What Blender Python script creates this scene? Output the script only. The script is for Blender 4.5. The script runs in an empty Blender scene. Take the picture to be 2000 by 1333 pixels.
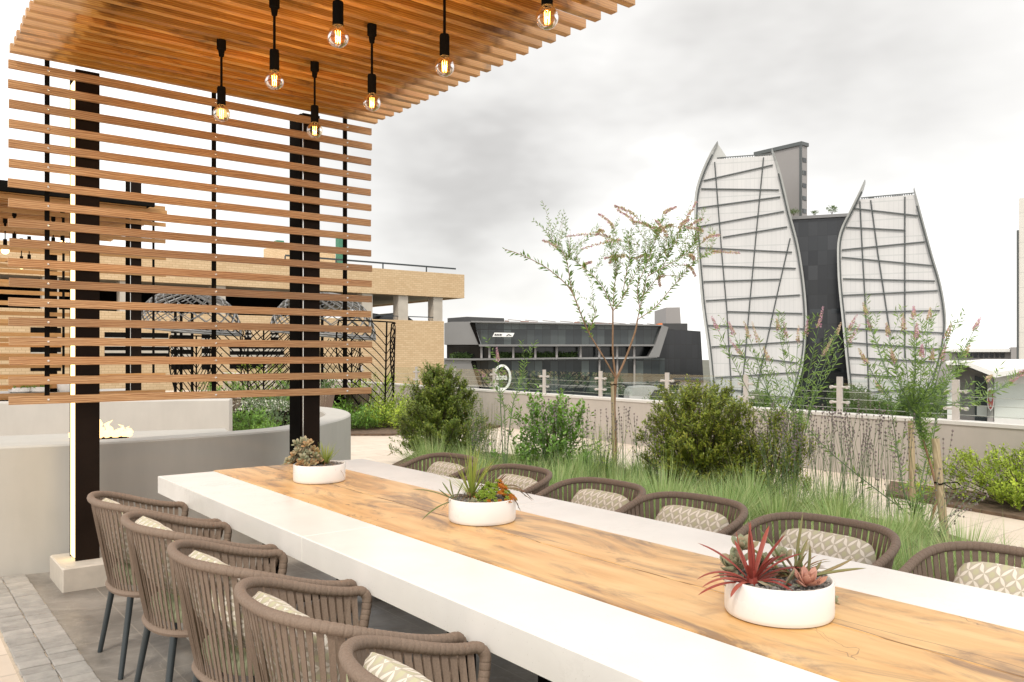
import bpy, math, random
from mathutils import Vector, Matrix
R = math.radians
SC = bpy.context.scene
# ---------------------------------------------------------------- camera
YAW, F, CX, HZ, CAMH = R(38), 1600.0, 1000.0, 696.0, 1.45
cd = bpy.data.cameras.new('camera'); cam = bpy.data.objects.new('camera', cd); SC.collection.objects.link(cam)
cam.location = (0, 0, CAMH); cam.rotation_euler = (R(90), 0, -YAW)
cd.sensor_fit = 'HORIZONTAL'; cd.sensor_width = 36; cd.lens = 36*F/2000; cd.shift_y = (HZ-666.5)/2000
cd.clip_start = .05; cd.clip_end = 5000
SC.camera = cam
SC.render.resolution_x = 1024; SC.render.resolution_y = 682
# ---------------------------------------------------------------- sky + sun
SUN_EL, SUN_AZ = R(52), R(-130)     # azimuth of the sun measured from +Y towards +X
w = bpy.data.worlds.new('World'); SC.world = w; w.use_nodes = True
nt = w.node_tree; N = nt.nodes; L = nt.links; N.clear()
out = N.new('ShaderNodeOutputWorld'); mix = N.new('ShaderNodeMixShader'); bg1 = N.new('ShaderNodeBackground'); bg2 = N.new('ShaderNodeBackground')
sky = N.new('ShaderNodeTexSky'); sky.sky_type = 'NISHITA'; sky.sun_disc = False; sky.sun_elevation = SUN_EL; sky.sun_rotation = SUN_AZ
L.new(sky.outputs[0], bg1.inputs[0]); bg1.inputs[1].default_value = .10
tc = N.new('ShaderNodeTexCoord')
def wmath(op, a, b=None, c=None, clamp=False):
    n = N.new('ShaderNodeMath'); n.operation = op; n.use_clamp = clamp
    for i, v in enumerate((a, b, c)):
        if v is None: continue
        if isinstance(v, (int, float)): n.inputs[i].default_value = v
        else: L.new(v, n.inputs[i])
    return n.outputs[0]
mp = N.new('ShaderNodeMapping'); mp.inputs['Scale'].default_value = (1, 1, 2.2); L.new(tc.outputs['Generated'], mp.inputs[0])
nz = N.new('ShaderNodeTexNoise'); nz.inputs['Scale'].default_value = 2.6; nz.inputs['Detail'].default_value = 3; nz.inputs['Roughness'].default_value = .5; nz.inputs['Distortion'].default_value = .35
L.new(mp.outputs[0], nz.inputs['Vector'])
nz2 = N.new('ShaderNodeTexNoise'); nz2.inputs['Scale'].default_value = 7; nz2.inputs['Detail'].default_value = 3; nz2.inputs['Roughness'].default_value = .55
L.new(mp.outputs[0], nz2.inputs['Vector'])
def skydir(u, v):
    a = (u-CX)/F; b = (HZ-v)/F
    return Vector((math.sin(YAW)+a*math.cos(YAW), math.cos(YAW)-a*math.sin(YAW), b)).normalized()
dark = None
# (bearing, size in degrees, depth): the grey cloud bellies seen to the north east
for (u, v, s, k) in ((880, 545, 6.5, 0.065), (950, 375, 4.14, 0.188), (790, 310, 4.83, 0.188), (1090, 255, 4.37, 0.144), (850, 440, 3.45, 0.111), (1390, 60, 4.83, 0.182), (1320, 150, 3.45, 0.092), (1620, 110, 5.75, 0.117), (1860, 60, 6.32, 0.097), (1700, 220, 3.91, 0.069), (940, 510, 4.6, 0.053), (960, 120, 5.75, 0.062), (1650, -40, 5.75, 0.069), (1930, 190, 4.6, 0.062), (1180, 60, 4.6, 0.055), (1180, 560, 5.75, 0.04), (650, 430, 4.6, 0.077)):
    d = skydir(u, v)
    vm = N.new('ShaderNodeVectorMath'); vm.operation = 'DISTANCE'; L.new(tc.outputs['Generated'], vm.inputs[0]); vm.inputs[1].default_value = d
    jit = wmath('MULTIPLY', wmath('SUBTRACT', nz2.outputs['Fac'], .5), .13)
    t = wmath('DIVIDE', wmath('ADD', vm.outputs['Value'], jit), R(s)*1.35)
    g = wmath('MULTIPLY', wmath('EXPONENT', wmath('MULTIPLY', wmath('MULTIPLY', t, t), -1.0)), k)
    dark = g if dark is None else wmath('ADD', dark, g)
wisp = wmath('MULTIPLY', wmath('SUBTRACT', nz.outputs['Fac'], .52), .08)
dk = wmath('ADD', dark, wisp)
dk = wmath('MULTIPLY', dk, 1.0, clamp=False)
dk = wmath('MINIMUM', wmath('MAXIMUM', dk, 0.0), .72)
br = wmath('SUBTRACT', 1.0, dk)
ramp = N.new('ShaderNodeValToRGB'); L.new(br, ramp.inputs[0])
e = ramp.color_ramp.elements; e[0].position = .25; e[0].color = (.36, .345, .325, 1); e[1].position = 1.0; e[1].color = (.98, .96, .935, 1)
m1 = e.new(.55); m1.color = (.46, .445, .425, 1); m1 = e.new(.85); m1.color = (.66, .645, .62, 1); m1 = e.new(.95); m1.color = (.80, .785, .76, 1)
L.new(ramp.outputs[0], bg2.inputs[0]); bg2.inputs[1].default_value = 1.14
mix.inputs[0].default_value = .93
L.new(bg1.outputs[0], mix.inputs[1]); L.new(bg2.outputs[0], mix.inputs[2]); L.new(mix.outputs[0], out.inputs[0])
sl = bpy.data.lights.new('sun', 'SUN'); sl.energy = 1.5; sl.angle = R(10); sl.color = (1.0, .93, .82)
so = bpy.data.objects.new('sun', sl); SC.collection.objects.link(so)
sd = Vector((math.sin(SUN_AZ)*math.cos(SUN_EL), math.cos(SUN_AZ)*math.cos(SUN_EL), math.sin(SUN_EL)))
so.rotation_euler = sd.to_track_quat('Z', 'Y').to_euler()
SC.view_settings.view_transform = 'Standard'; SC.view_settings.look = 'None'; SC.view_settings.exposure = .46; SC.view_settings.gamma = 1
# ---------------------------------------------------------------- helpers
def S(u, v, d):
    """world point seen at a bearing, d metres ahead (survey of the place)"""
    a = (u-CX)/F
    return Vector(((math.sin(YAW)+a*math.cos(YAW))*d, (math.cos(YAW)-a*math.sin(YAW))*d, CAMH+(HZ-v)/F*d))
def G(u, v, z=0.0):
    return S(u, v, F*(CAMH-z)/(v-HZ))
rnd = random.Random(7)
class MB:
    def __init__(s): s.v = []; s.f = []; s.mi = []; s.cur = 0; s.rv = {}
    def add(s, vs, fs):
        o = len(s.v); s.v.extend([tuple(p) for p in vs])
        for f in fs: s.f.append(tuple(i+o for i in f)); s.mi.append(s.cur)
    def hexa(s, c):      # 8 corners: bottom 4 ccw, top 4 ccw
        s.add(c, [(3, 2, 1, 0), (4, 5, 6, 7), (0, 1, 5, 4), (1, 2, 6, 5), (2, 3, 7, 6), (3, 0, 4, 7)])
    def build_split(s, name, mat, parent=None, smooth=False, org=None):
        out = []; used = {}
        for f in s.f:
            pass
        par = list(range(len(s.v)))
        def find(a):
            while par[a] != a: par[a] = par[par[a]]; a = par[a]
            return a
        for f in s.f:
            for a in f[1:]: par[find(a)] = find(f[0])
        grp = {}
        for f in s.f: grp.setdefault(find(f[0]), []).append(f)
        for k, fs in grp.items():
            ids = sorted({a for f in fs for a in f}); mp_ = {a: i for i, a in enumerate(ids)}; q = MB(); q.v = [s.v[a] for a in ids]; q.f = [tuple(mp_[a] for a in f) for f in fs]; q.mi = [0]*len(q.f)
            out.append(q.build(name, mat, parent, smooth, org))
        return out
    def box(s, x0, x1, y0, y1, z0, z1):
        s.hexa([(x0, y0, z0), (x1, y0, z0), (x1, y1, z0), (x0, y1, z0), (x0, y0, z1), (x1, y0, z1), (x1, y1, z1), (x0, y1, z1)])
    def bbox(s, x0, x1, y0, y1, z0, z1, b):     # box with chamfered top and vertical edges
        pts = []
        def ring(i, z): return [(x0+i+b, y0+i, z), (x1-i-b, y0+i, z), (x1-i, y0+i+b, z), (x1-i, y1-i-b, z), (x1-i-b, y1-i, z), (x0+i+b, y1-i, z), (x0+i, y1-i-b, z), (x0+i, y0+i+b, z)]
        rs = [ring(0, z0), ring(0, z1-b), ring(b, z1)]
        o = [p for r in rs for p in r]; f = []
        for k in range(2):
            for i in range(8): j = (i+1) % 8; f.append((k*8+i, k*8+j, k*8+8+j, k*8+8+i))
        f.append(tuple(range(7, -1, -1))); f.append(tuple(16+i for i in range(8)))
        s.add(o, f)
    def beam(s, p0, p1, w, h, up=(0, 0, 1)):
        p0 = Vector(p0); p1 = Vector(p1); d = (p1-p0).normalized(); up = Vector(up)
        if abs(d.dot(up)) > .99: up = Vector((1, 0, 0))
        x = d.cross(up).normalized()*w/2; y = x.cross(d).normalized()*h/2
        s.hexa([p0-x-y, p0+x-y, p0+x+y, p0-x+y, p1-x-y, p1+x-y, p1+x+y, p1-x+y])
    def tube(s, pts, r, n=6, cap=True, flat=1.0):
        pts = [Vector(p) for p in pts]; m = len(pts)
        rs = r if isinstance(r, (list, tuple)) else [r]*m
        vs = []; fs = []; prev = None
        for i, p in enumerate(pts):
            t = (pts[min(i+1, m-1)]-pts[max(i-1, 0)])
            t = t.normalized() if t.length > 1e-9 else Vector((0, 0, 1))
            if prev is None:
                a = Vector((0, 0, 1)) if abs(t.z) < .9 else Vector((1, 0, 0)); x = t.cross(a).normalized()
            else:
                x = prev-t*prev.dot(t); x = x.normalized() if x.length > 1e-6 else t.orthogonal().normalized()
            prev = x; y = t.cross(x)
            for k in range(n):
                a = 2*math.pi*k/n; vs.append(p+x*math.cos(a)*rs[i]+y*math.sin(a)*rs[i]*flat)
        for i in range(m-1):
            for k in range(n):
                j = (k+1) % n; fs.append((i*n+k, i*n+j, (i+1)*n+j, (i+1)*n+k))
        if cap: fs.append(tuple(range(n-1, -1, -1))); fs.append(tuple((m-1)*n+k for k in range(n)))
        s.add(vs, fs)
    def lathe(s, prof, c=(0, 0, 0), n=32):
        vs = []; fs = []; c = Vector(c)
        for r, z in prof:
            for k in range(n): a = 2*math.pi*k/n; vs.append(c+Vector((r*math.cos(a), r*math.sin(a), z)))
        for i in range(len(prof)-1):
            for k in range(n): j = (k+1) % n; fs.append((i*n+k, i*n+j, (i+1)*n+j, (i+1)*n+k))
        if prof[0][0] > 1e-4: fs.append(tuple(range(n-1, -1, -1)))
        if prof[-1][0] > 1e-4: fs.append(tuple((len(prof)-1)*n+k for k in range(n)))
        s.add(vs, fs)
    def ball(s, c, r, n=6, m=4, sc=(1, 1, 1)):
        vs = []; fs = []; c = Vector(c)
        for i in range(m+1):
            t = math.pi*i/m
            for k in range(n): a = 2*math.pi*k/n; vs.append(c+Vector((r*sc[0]*math.sin(t)*math.cos(a), r*sc[1]*math.sin(t)*math.sin(a), -r*sc[2]*math.cos(t))))
        for i in range(m):
            for k in range(n): j = (k+1) % n; fs.append((i*n+k, i*n+j, (i+1)*n+j, (i+1)*n+k))
        s.add(vs, fs)
    def leaf(s, b, d, nrm, l, w):     # flat pointed leaf
        b = Vector(b); x = d.cross(nrm)
        x = x.normalized() if x.length > 1e-6 else d.orthogonal().normalized()
        m = b+d*l*.45
        s.add([b, m+x*w/2, b+d*l, m-x*w/2], [(0, 1, 2, 3)])
    def blade(s, b, d, l, w, curl=.0, seg=3, up=Vector((0, 0, -1))):   # arching blade
        b = Vector(b); d = Vector(d).normalized(); x = d.cross(Vector((0, 0, 1)))
        x = x.normalized() if x.length > 1e-3 else Vector((1, 0, 0))
        vs = []; p = b.copy()
        for i in range(seg+1):
            ww = w*(1-i/seg)**.7/2
            if i < seg: vs += [p-x*ww, p+x*ww]
            else: vs.append(p)
            p = p+d*l/seg; d = (d+up*curl/seg).normalized()
        fs = [(2*i, 2*i+1, 2*i+3, 2*i+2) for i in range(seg-1)]+[(2*seg-2, 2*seg-1, 2*seg)]
        s.add(vs, fs)
    def fleshy(s, b, d, nrm, l, w, t, curl=0.0, n=5, m=6):    # thick succulent leaf
        b = Vector(b); d = Vector(d).normalized(); nrm = Vector(nrm)
        vs = []; fs = []; p = b.copy()
        for i in range(m+1):
            q = i/m; x = d.cross(nrm).normalized(); y = x.cross(d).normalized()
            ww = (.35+.65*math.sin(min(1, q*1.25)*math.pi/2))*(1-q**4)**.6 if q < 1 else 0.02
            for k in range(n):
                a = 2*math.pi*k/n; vs.append(p+x*math.cos(a)*w/2*ww+y*math.sin(a)*t/2*ww)
            p = p+d*l/m; d = (d+y*curl/m).normalized()
        for i in range(m):
            for k in range(n): j = (k+1) % n; fs.append((i*n+k, i*n+j, (i+1)*n+j, (i+1)*n+k))
        fs.append(tuple(m*n+k for k in range(n))); s.add(vs, fs)
    def poly(s, pts, y0, y1):       # polygon in xz extruded in y
        n = len(pts); s.add([(x, y0, z) for x, z in pts]+[(x, y1, z) for x, z in pts],
              [tuple(range(n)), tuple(range(2*n-1, n-1, -1))]+[(i, n+i, n+(i+1) % n, (i+1) % n) for i in range(n)])
    def polyz(s, pts, z0, z1):
        n = len(pts); s.add([(x, y, z0) for x, y in pts]+[(x, y, z1) for x, y in pts],
              [tuple(range(n-1, -1, -1)), tuple(range(n, 2*n))]+[(i, (i+1) % n, n+(i+1) % n, n+i) for i in range(n)])
    def strip(s, a, b):
        n = len(a); s.add(list(a)+list(b), [(i, i+1, n+i+1, n+i) for i in range(n-1)])
    def build(s, name, mat, parent=None, smooth=False, org=None):
        o = Vector(org) if org is not None else Vector((0, 0, 0))
        me = bpy.data.meshes.new(name); me.from_pydata([(p[0]-o.x, p[1]-o.y, p[2]-o.z) for p in s.v], [], s.f)
        for m in (mat if isinstance(mat, (list, tuple)) else [mat]): me.materials.append(m)
        if any(s.mi): me.polygons.foreach_set('material_index', s.mi)
        if smooth:
            me.polygons.foreach_set('use_smooth', [True]*len(me.polygons))
            try: me.set_sharp_from_angle(angle=R(42))
            except Exception: pass
        me.update()
        ob = bpy.data.objects.new(name, me); SC.collection.objects.link(ob)
        if parent is not None: ob.parent = parent
        elif org is not None: ob.location = o
        return ob
def tag(o, label=None, cat=None, group=None, kind=None):
    for k, v in (('label', label), ('category', cat), ('group', group), ('kind', kind)):
        if v: o[k] = v
    return o
def thing(name, label, cat, loc=(0, 0, 0), rz=0.0, group=None):
    o = bpy.data.objects.new(name, None); SC.collection.objects.link(o); o.location = loc; o.rotation_euler = (0, 0, rz); o.empty_display_size = .2
    return tag(o, label, cat, group)
def copy_tree(o, parent=None):
    c = o.copy(); SC.collection.objects.link(c)
    if parent is not None: c.parent = parent
    for ch in list(o.children): copy_tree(ch, c)
    return c
# ---------------------------------------------------------------- materials
MATS = {}
class NB:
    def __init__(s, name):
        s.m = bpy.data.materials.new(name); s.m.use_nodes = True; s.t = s.m.node_tree; s.n = s.t.nodes; s.l = s.t.links
        s.b = s.n['Principled BSDF']; s.o = s.n['Material Output']; s._c = None; MATS[name] = s.m
    def node(s, t, ins=None, **kw):
        n = s.n.new(t)
        for k, v in kw.items(): setattr(n, k, v)
        for k, v in (ins or {}).items(): s.put(n.inputs[k], v)
        return n
    def put(s, sock, v):
        if hasattr(v, 'is_linked') or isinstance(v, bpy.types.NodeSocket): s.l.new(v, sock)
        else:
            if isinstance(v, tuple) and len(v) == 3 and sock.type == 'RGBA': v = v+(1,)
            sock.default_value = v
    def co(s):
        if s._c is None: s._c = s.node('ShaderNodeTexCoord').outputs['Object']
        return s._c
    def mp(s, scale=(1, 1, 1), loc=(0, 0, 0), rot=(0, 0, 0), v=None):
        return s.node('ShaderNodeMapping', {'Vector': v if v is not None else s.co(), 'Scale': scale, 'Location': loc, 'Rotation': rot}).outputs[0]
    def noise(s, sc, det=4, rough=.55, dist=0.0, v=None):
        return s.node('ShaderNodeTexNoise', {'Vector': v if v is not None else s.co(), 'Scale': sc, 'Detail': det, 'Roughness': rough, 'Distortion': dist}).outputs['Fac']
    def math(s, op, a, b=0.0, clamp=False):
        n = s.node('ShaderNodeMath', operation=op, use_clamp=clamp); s.put(n.inputs[0], a); s.put(n.inputs[1], b); return n.outputs[0]
    def ramp(s, fac, stops, interp='LINEAR'):
        n = s.node('ShaderNodeValToRGB', {'Fac': fac}); n.color_ramp.interpolation = interp; e = n.color_ramp.elements
        for i, (p, c) in enumerate(stops):
            el = e[i] if i < 2 else e.new(p)
            el.position = p; el.color = tuple(c)+(1,) if len(c) == 3 else c
        return n.outputs[0]
    def mix(s, f, a, b, mode='MIX'):
        n = s.node('ShaderNodeMix', data_type='RGBA', blend_type=mode); s.put(n.inputs[0], f); s.put(n.inputs[6], a); s.put(n.inputs[7], b); return n.outputs[2]
    def island(s): return s.node('ShaderNodeNewGeometry').outputs['Random Per Island']
    def cell(s, size, v=None):
        q = s.node('ShaderNodeVectorMath', operation='DIVIDE'); s.put(q.inputs[0], v if v is not None else s.co()); q.inputs[1].default_value = size
        fl = s.node('ShaderNodeVectorMath', operation='FLOOR'); s.l.new(q.outputs[0], fl.inputs[0])
        return s.node('ShaderNodeTexWhiteNoise', {'Vector': fl.outputs[0]}).outputs['Value']
    def line(s, axis, pitch, wid, v=None, off=0.0):     # 1 on thin lines every pitch along an axis
        x = s.node('ShaderNodeSeparateXYZ', {'Vector': v if v is not None else s.co()}).outputs[axis]
        f = s.math('FRACT', s.math('ADD', s.math('DIVIDE', x, pitch), 1000.0+off)); return s.math('LESS_THAN', f, wid/pitch)
    def set(s, col=None, rough=None, metal=None, **kw):
        if col is not None: s.put(s.b.inputs['Base Color'], col)
        if rough is not None: s.put(s.b.inputs['Roughness'], rough)
        if metal is not None: s.put(s.b.inputs['Metallic'], metal)
        for k, v in kw.items(): s.put(s.b.inputs[k], v)
        return s
    def bump(s, h, st=.3, dist=.01):
        s.l.new(s.node('ShaderNodeBump', {'Height': h, 'Strength': st, 'Distance': dist}).outputs[0], s.b.inputs['Normal']); return s
def simple(name, col, rough=.6, metal=0.0, var=.12, sc=8.0, bump=0.0, **kw):
    b = NB(name); f = b.noise(sc, 5)
    c = b.ramp(f, [(.25, tuple(max(0, x*(1-var)) for x in col)), (.75, tuple(min(1, x*(1+var)) for x in col))])
    b.set(c, b.math('ADD', b.math('MULTIPLY', f, .15), rough-.07), metal, **kw)
    if bump: b.bump(b.noise(sc*6, 4), bump, .004)
    return b.m
def wood(name, c0, c1, c2, axis=0, rough=.6, stain=0.0, grey=0.0, end_tone=None):
    b = NB(name); isl = b.island()
    off = b.node('ShaderNodeCombineXYZ', {0: b.math('MULTIPLY', isl, 37.0), 1: b.math('MULTIPLY', isl, 91.0), 2: b.math('MULTIPLY', isl, 53.0)}).outputs[0]
    va = b.node('ShaderNodeVectorMath', operation='ADD'); b.put(va.inputs[0], b.co()); b.put(va.inputs[1], off); v = va.outputs[0]
    sc = [22, 22, 22]; sc[axis] = 1.3
    g1 = b.noise(3.0, 6, .6, .8, b.mp(tuple(sc), v=v))
    sc2 = [7, 7, 7]; sc2[axis] = .9
    wv = b.node('ShaderNodeTexWave', {'Vector': b.mp(tuple(sc2), v=v), 'Scale': 4.0, 'Distortion': 7.0, 'Detail': 3.0, 'Detail Scale': 1.2}, wave_type='BANDS', bands_direction='Z' if axis != 2 else 'X').outputs['Fac']
    f = b.math('ADD', b.math('MULTIPLY', g1, .62), b.math('MULTIPLY', wv, .38))
    c = b.ramp(f, [(.22, c0), (.5, c1), (.78, c2)])
    tint = b.ramp(isl, [(0, (.55, .50, .46)), (.3, (.95, .93, .9)), (.7, (1, 1, 1)), (1, (1.0, .80, .62))])
    c = b.mix(.75, c, tint, 'MULTIPLY')
    if stain:
        sc3 = [3, 3, 3]; sc3[axis] = 1.6
        st = b.noise(2.2, 5, .6, .6, b.mp(tuple(sc3), v=v)); c = b.mix(b.math('MULTIPLY', b.ramp(st, [(.56, (0, 0, 0)), (.70, (1, 1, 1))]), stain), c, (.07, .035, .015))
    if grey:
        st = b.noise(1.3, 4, .6, .3); c = b.mix(b.math('MULTIPLY', b.ramp(st, [(.45, (0, 0, 0)), (.75, (1, 1, 1))]), grey), c, (.36, .29, .24))
    kn = b.node('ShaderNodeTexVoronoi', {'Vector': b.mp(tuple([3.5 if i != axis else 1.1 for i in range(3)]), v=v), 'Scale': 1.2}).outputs['Distance']
    c = b.mix(b.math('MULTIPLY', b.math('LESS_THAN', kn, .07), .55), c, (.10, .04, .015))
    if end_tone:  # paler colour on the board ends, dark stains along the changeover
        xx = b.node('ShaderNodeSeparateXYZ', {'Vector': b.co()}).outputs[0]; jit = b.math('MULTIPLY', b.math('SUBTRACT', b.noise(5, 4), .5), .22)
        dd = b.math('SUBTRACT', b.math('ABSOLUTE', b.math('ADD', b.math('SUBTRACT', xx, end_tone[0]), jit)), end_tone[1])
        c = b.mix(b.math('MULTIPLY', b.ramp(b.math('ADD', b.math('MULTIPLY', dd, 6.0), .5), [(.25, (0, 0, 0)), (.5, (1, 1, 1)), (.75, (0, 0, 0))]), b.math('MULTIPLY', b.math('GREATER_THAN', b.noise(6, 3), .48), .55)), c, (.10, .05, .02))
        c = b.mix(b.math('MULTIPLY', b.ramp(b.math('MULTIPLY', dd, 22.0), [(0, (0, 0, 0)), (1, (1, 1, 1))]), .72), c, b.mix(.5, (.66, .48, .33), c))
    b.set(c, rough).bump(f, .25, .003); return b.m
def foliage(name, cols, rough=.5, trans=.25, sheen=0.0):
    b = NB(name); isl = b.island(); n = b.noise(3.0, 3)
    f = b.math('ADD', b.math('MULTIPLY', isl, .6), b.math('MULTIPLY', n, .5))
    k = len(cols); c = b.ramp(f, [(.1+.8*i/(k-1), cc) for i, cc in enumerate(cols)])
    b.set(c, rough); b.b.inputs['Specular IOR Level'].default_value = .35
    tr = b.node('ShaderNodeBsdfTranslucent', {'Color': b.mix(.5, c, (.35, .5, .05), 'MIX')}); mx = b.node('ShaderNodeMixShader', {0: trans, 1: b.b.outputs[0], 2: tr.outputs[0]})
    b.l.new(mx.outputs[0], b.o.inputs[0]); return b.m
def emis(name, col, st):
    b = NB(name); b.set((0, 0, 0)); b.put(b.b.inputs['Emission Color'], col); b.b.inputs['Emission Strength'].default_value = st; return b.m
def thinglass(name, tint, refl=1.0, rough=.02, opac=0.0):
    b = NB(name); tr = b.node('ShaderNodeBsdfTransparent', {'Color': tint+(1,)}); gl = b.node('ShaderNodeBsdfGlossy', {'Color': (1, 1, 1, 1), 'Roughness': rough})
    fr = b.node('ShaderNodeFresnel', {'IOR': 1.45}).outputs[0]
    f = b.math('ADD', b.math('MULTIPLY', fr, refl), opac, clamp=True)
    b.l.new(b.node('ShaderNodeMixShader', {0: f, 1: tr.outputs[0], 2: gl.outputs[0]}).outputs[0], b.o.inputs[0]); return b.m
M = {}
M['slat'] = wood('cedar_slat', (.27, .12, .045), (.46, .255, .11), (.62, .39, .205), 0, .55, .0, .15)
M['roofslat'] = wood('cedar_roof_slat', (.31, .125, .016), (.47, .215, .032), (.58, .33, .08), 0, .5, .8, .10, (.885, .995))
M['fardeck'] = wood('far_cedar', (.32, .14, .035), (.48, .25, .08), (.62, .38, .17), 0, .55, .1, .05)
M['stake'] = wood('stake_wood', (.26, .22, .14), (.36, .31, .20), (.46, .41, .28), 2, .7)
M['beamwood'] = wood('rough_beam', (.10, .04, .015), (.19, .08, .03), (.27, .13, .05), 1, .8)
M['black'] = simple('black_steel', (.010, .009, .008), .5, .0, .3, 5)
M['black'].node_tree.nodes['Principled BSDF'].inputs['Specular IOR Level'].default_value = .0
M['brown'] = simple('dark_bronze_steel', (.015, .009, .006), .5, .0, .3, 4)
M['brown'].node_tree.nodes['Principled BSDF'].inputs['Specular IOR Level'].default_value = .08
M['leg'] = simple('charcoal_leg', (.045, .055, .06), .38, .2, .1)
M['steel'] = simple('brushed_steel', (.52, .475, .44), .45, .1, .05, 20)
M['silver'] = simple('bright_steel', (.75, .73, .7), .25, .9)
M['led'] = emis('led_strip', (1.0, .70, .30, 1), 2.6)
M['filament'] = emis('filament', (1.0, .52, .14, 1), 16.0)
M['glow'] = emis('glowing_bulb', (1.0, .62, .25, 1), 6.0)
M['tube'] = emis('garage_tube', (1, .95, .85, 1), 3.0)
M['bulb'] = thinglass('bulb_glass', (1.0, .78, .46), .7, .02, .03)
M['glass'] = thinglass('balustrade_glass', (.94, .97, .96), .3, .01, .02)
M['white'] = simple('white_ceramic', (.80, .78, .75), .28, 0, .02, 3)
M['gravel'] = simple('gravel', (.24, .22, .20), .8, 0, .55, 60, .4)
M['render'] = None
b = NB('quartz'); n1 = b.noise(2.2, 8, .7, 1.6); ve = b.ramp(n1, [(.485, (0, 0, 0)), (.5, (1, 1, 1)), (.515, (0, 0, 0))]); msk = b.ramp(b.noise(.9, 3), [(.52, (0, 0, 0)), (.72, (1, 1, 1))])
c = b.mix(b.math('MULTIPLY', b.math('MULTIPLY', ve, msk), .4), b.ramp(b.noise(5, 5), [(.3, (.78, .755, .715)), (.7, (.84, .815, .775))]), (.42, .38, .33))
sp = b.node('ShaderNodeTexVoronoi', {'Vector': b.co(), 'Scale': 55.0}).outputs['Distance']
b.set(b.mix(b.math('MULTIPLY', b.math('LESS_THAN', sp, .08), .3), c, (.4, .36, .3)), .24); M['quartz'] = b.m
# table timber: wide pale planks with seams, checks, knots and dark stains
b = NB('table_timber'); co = b.co(); x = b.node('ShaderNodeSeparateXYZ', {'Vector': co}).outputs[0]; y = b.node('ShaderNodeSeparateXYZ', {'Vector': co}).outputs[1]
side = b.math('GREATER_THAN', b.math('ADD', x, b.math('MULTIPLY', b.math('SUBTRACT', b.noise(1.2, 2, v=b.mp((.01, 1, .01))), .5), .12)), .0)
off = b.node('ShaderNodeCombineXYZ', {0: b.math('MULTIPLY', side, 5.3), 1: b.math('MULTIPLY', side, 9.1)}).outputs[0]
va = b.node('ShaderNodeVectorMath', operation='ADD'); b.put(va.inputs[0], co); b.put(va.inputs[1], off); v = va.outputs[0]
g = b.noise(3.0, 7, .62, .9, b.mp((16, 1.0, 10), v=v)); g2 = b.noise(1.6, 4, .5, 2.0, b.mp((3, .8, 3), v=v))
wv = b.node('ShaderNodeTexWave', {'Vector': b.mp((1, .07, 1), v=v), 'Scale': 3.0, 'Distortion': 14.0, 'Detail': 3.0, 'Detail Scale': .9}, wave_type='BANDS', bands_direction='X').outputs['Fac']
f = b.math('ADD', b.math('ADD', b.math('MULTIPLY', g, .40), b.math('MULTIPLY', g2, .52)), b.math('MULTIPLY', wv, .08))
c = b.ramp(f, [(.22, (.40, .19, .06)), (.40, (.59, .33, .115)), (.55, (.68, .43, .18)), (.8, (.76, .55, .29))])
st = b.noise(1.5, 7, .68, 1.3, b.mp((3.2, 1.15, 1), v=v)); stm = b.ramp(st, [(.48, (0, 0, 0)), (.55, (.40, .40, .40)), (.62, (1, 1, 1))])
c = b.mix(b.math('MULTIPLY', stm, .70), c, (.14, .085, .055))
kn = b.node('ShaderNodeTexVoronoi', {'Vector': b.mp((2.1, .9, 1), v=b.node('ShaderNodeVectorMath', {0: v, 1: b.node('ShaderNodeTexNoise', {'Vector': co, 'Scale': 6.0, 'Detail': 3.0}).outputs['Color']}, operation='ADD').outputs[0]), 'Scale': 1.25}).outputs['Distance']
c = b.mix(b.math('MULTIPLY', b.ramp(kn, [(.03, (1, 1, 1)), (.10, (0, 0, 0))]), .55), c, (.17, .08, .03))
def seam(pos, amp, sc, wid, ns):
    d = b.math('ABSOLUTE', b.math('SUBTRACT', b.math('ADD', x, b.math('MULTIPLY', b.math('SUBTRACT', b.noise(sc, 3, v=b.mp((.01, 1, .01), loc=(ns, ns, 0))), .5), amp)), pos))
    return b.math('LESS_THAN', d, wid)
gate = b.math('GREATER_THAN', b.noise(1.1, 1, v=b.mp((.01, 1, .01), loc=(3, 7, 1))), .44)
sm = b.math('MAXIMUM', b.math('MULTIPLY', seam(.0, .10, 1.2, .0022, 0), 1.0), b.math('MULTIPLY', seam(.045, .09, 1.5, .0015, 4), gate))
# fine cross checks
ck = b.node('ShaderNodeTexVoronoi', {'Vector': b.mp((1.3, .55, 1), v=b.node('ShaderNodeVectorMath', {0: v, 1: b.node('ShaderNodeTexNoise', {'Vector': co, 'Scale': 3.0, 'Detail': 4.0}).outputs['Color']}, operation='ADD').outputs[0]), 'Scale': 1.6}, feature='DISTANCE_TO_EDGE').outputs['Distance']
ckm = b.math('MULTIPLY', b.math('LESS_THAN', ck, .0045), b.math('GREATER_THAN', b.noise(1.7, 2), .50))
c = b.mix(b.math('MULTIPLY', ckm, .55), c, (.13, .06, .03)); c = b.mix(b.math('MULTIPLY', sm, .75), c, (.14, .08, .04))
b.set(c, b.math('ADD', .30, b.math('MULTIPLY', g, .2))).bump(b.math('SUBTRACT', b.math('MULTIPLY', g, .3), sm), .25, .002); M['timber'] = b.m
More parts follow.
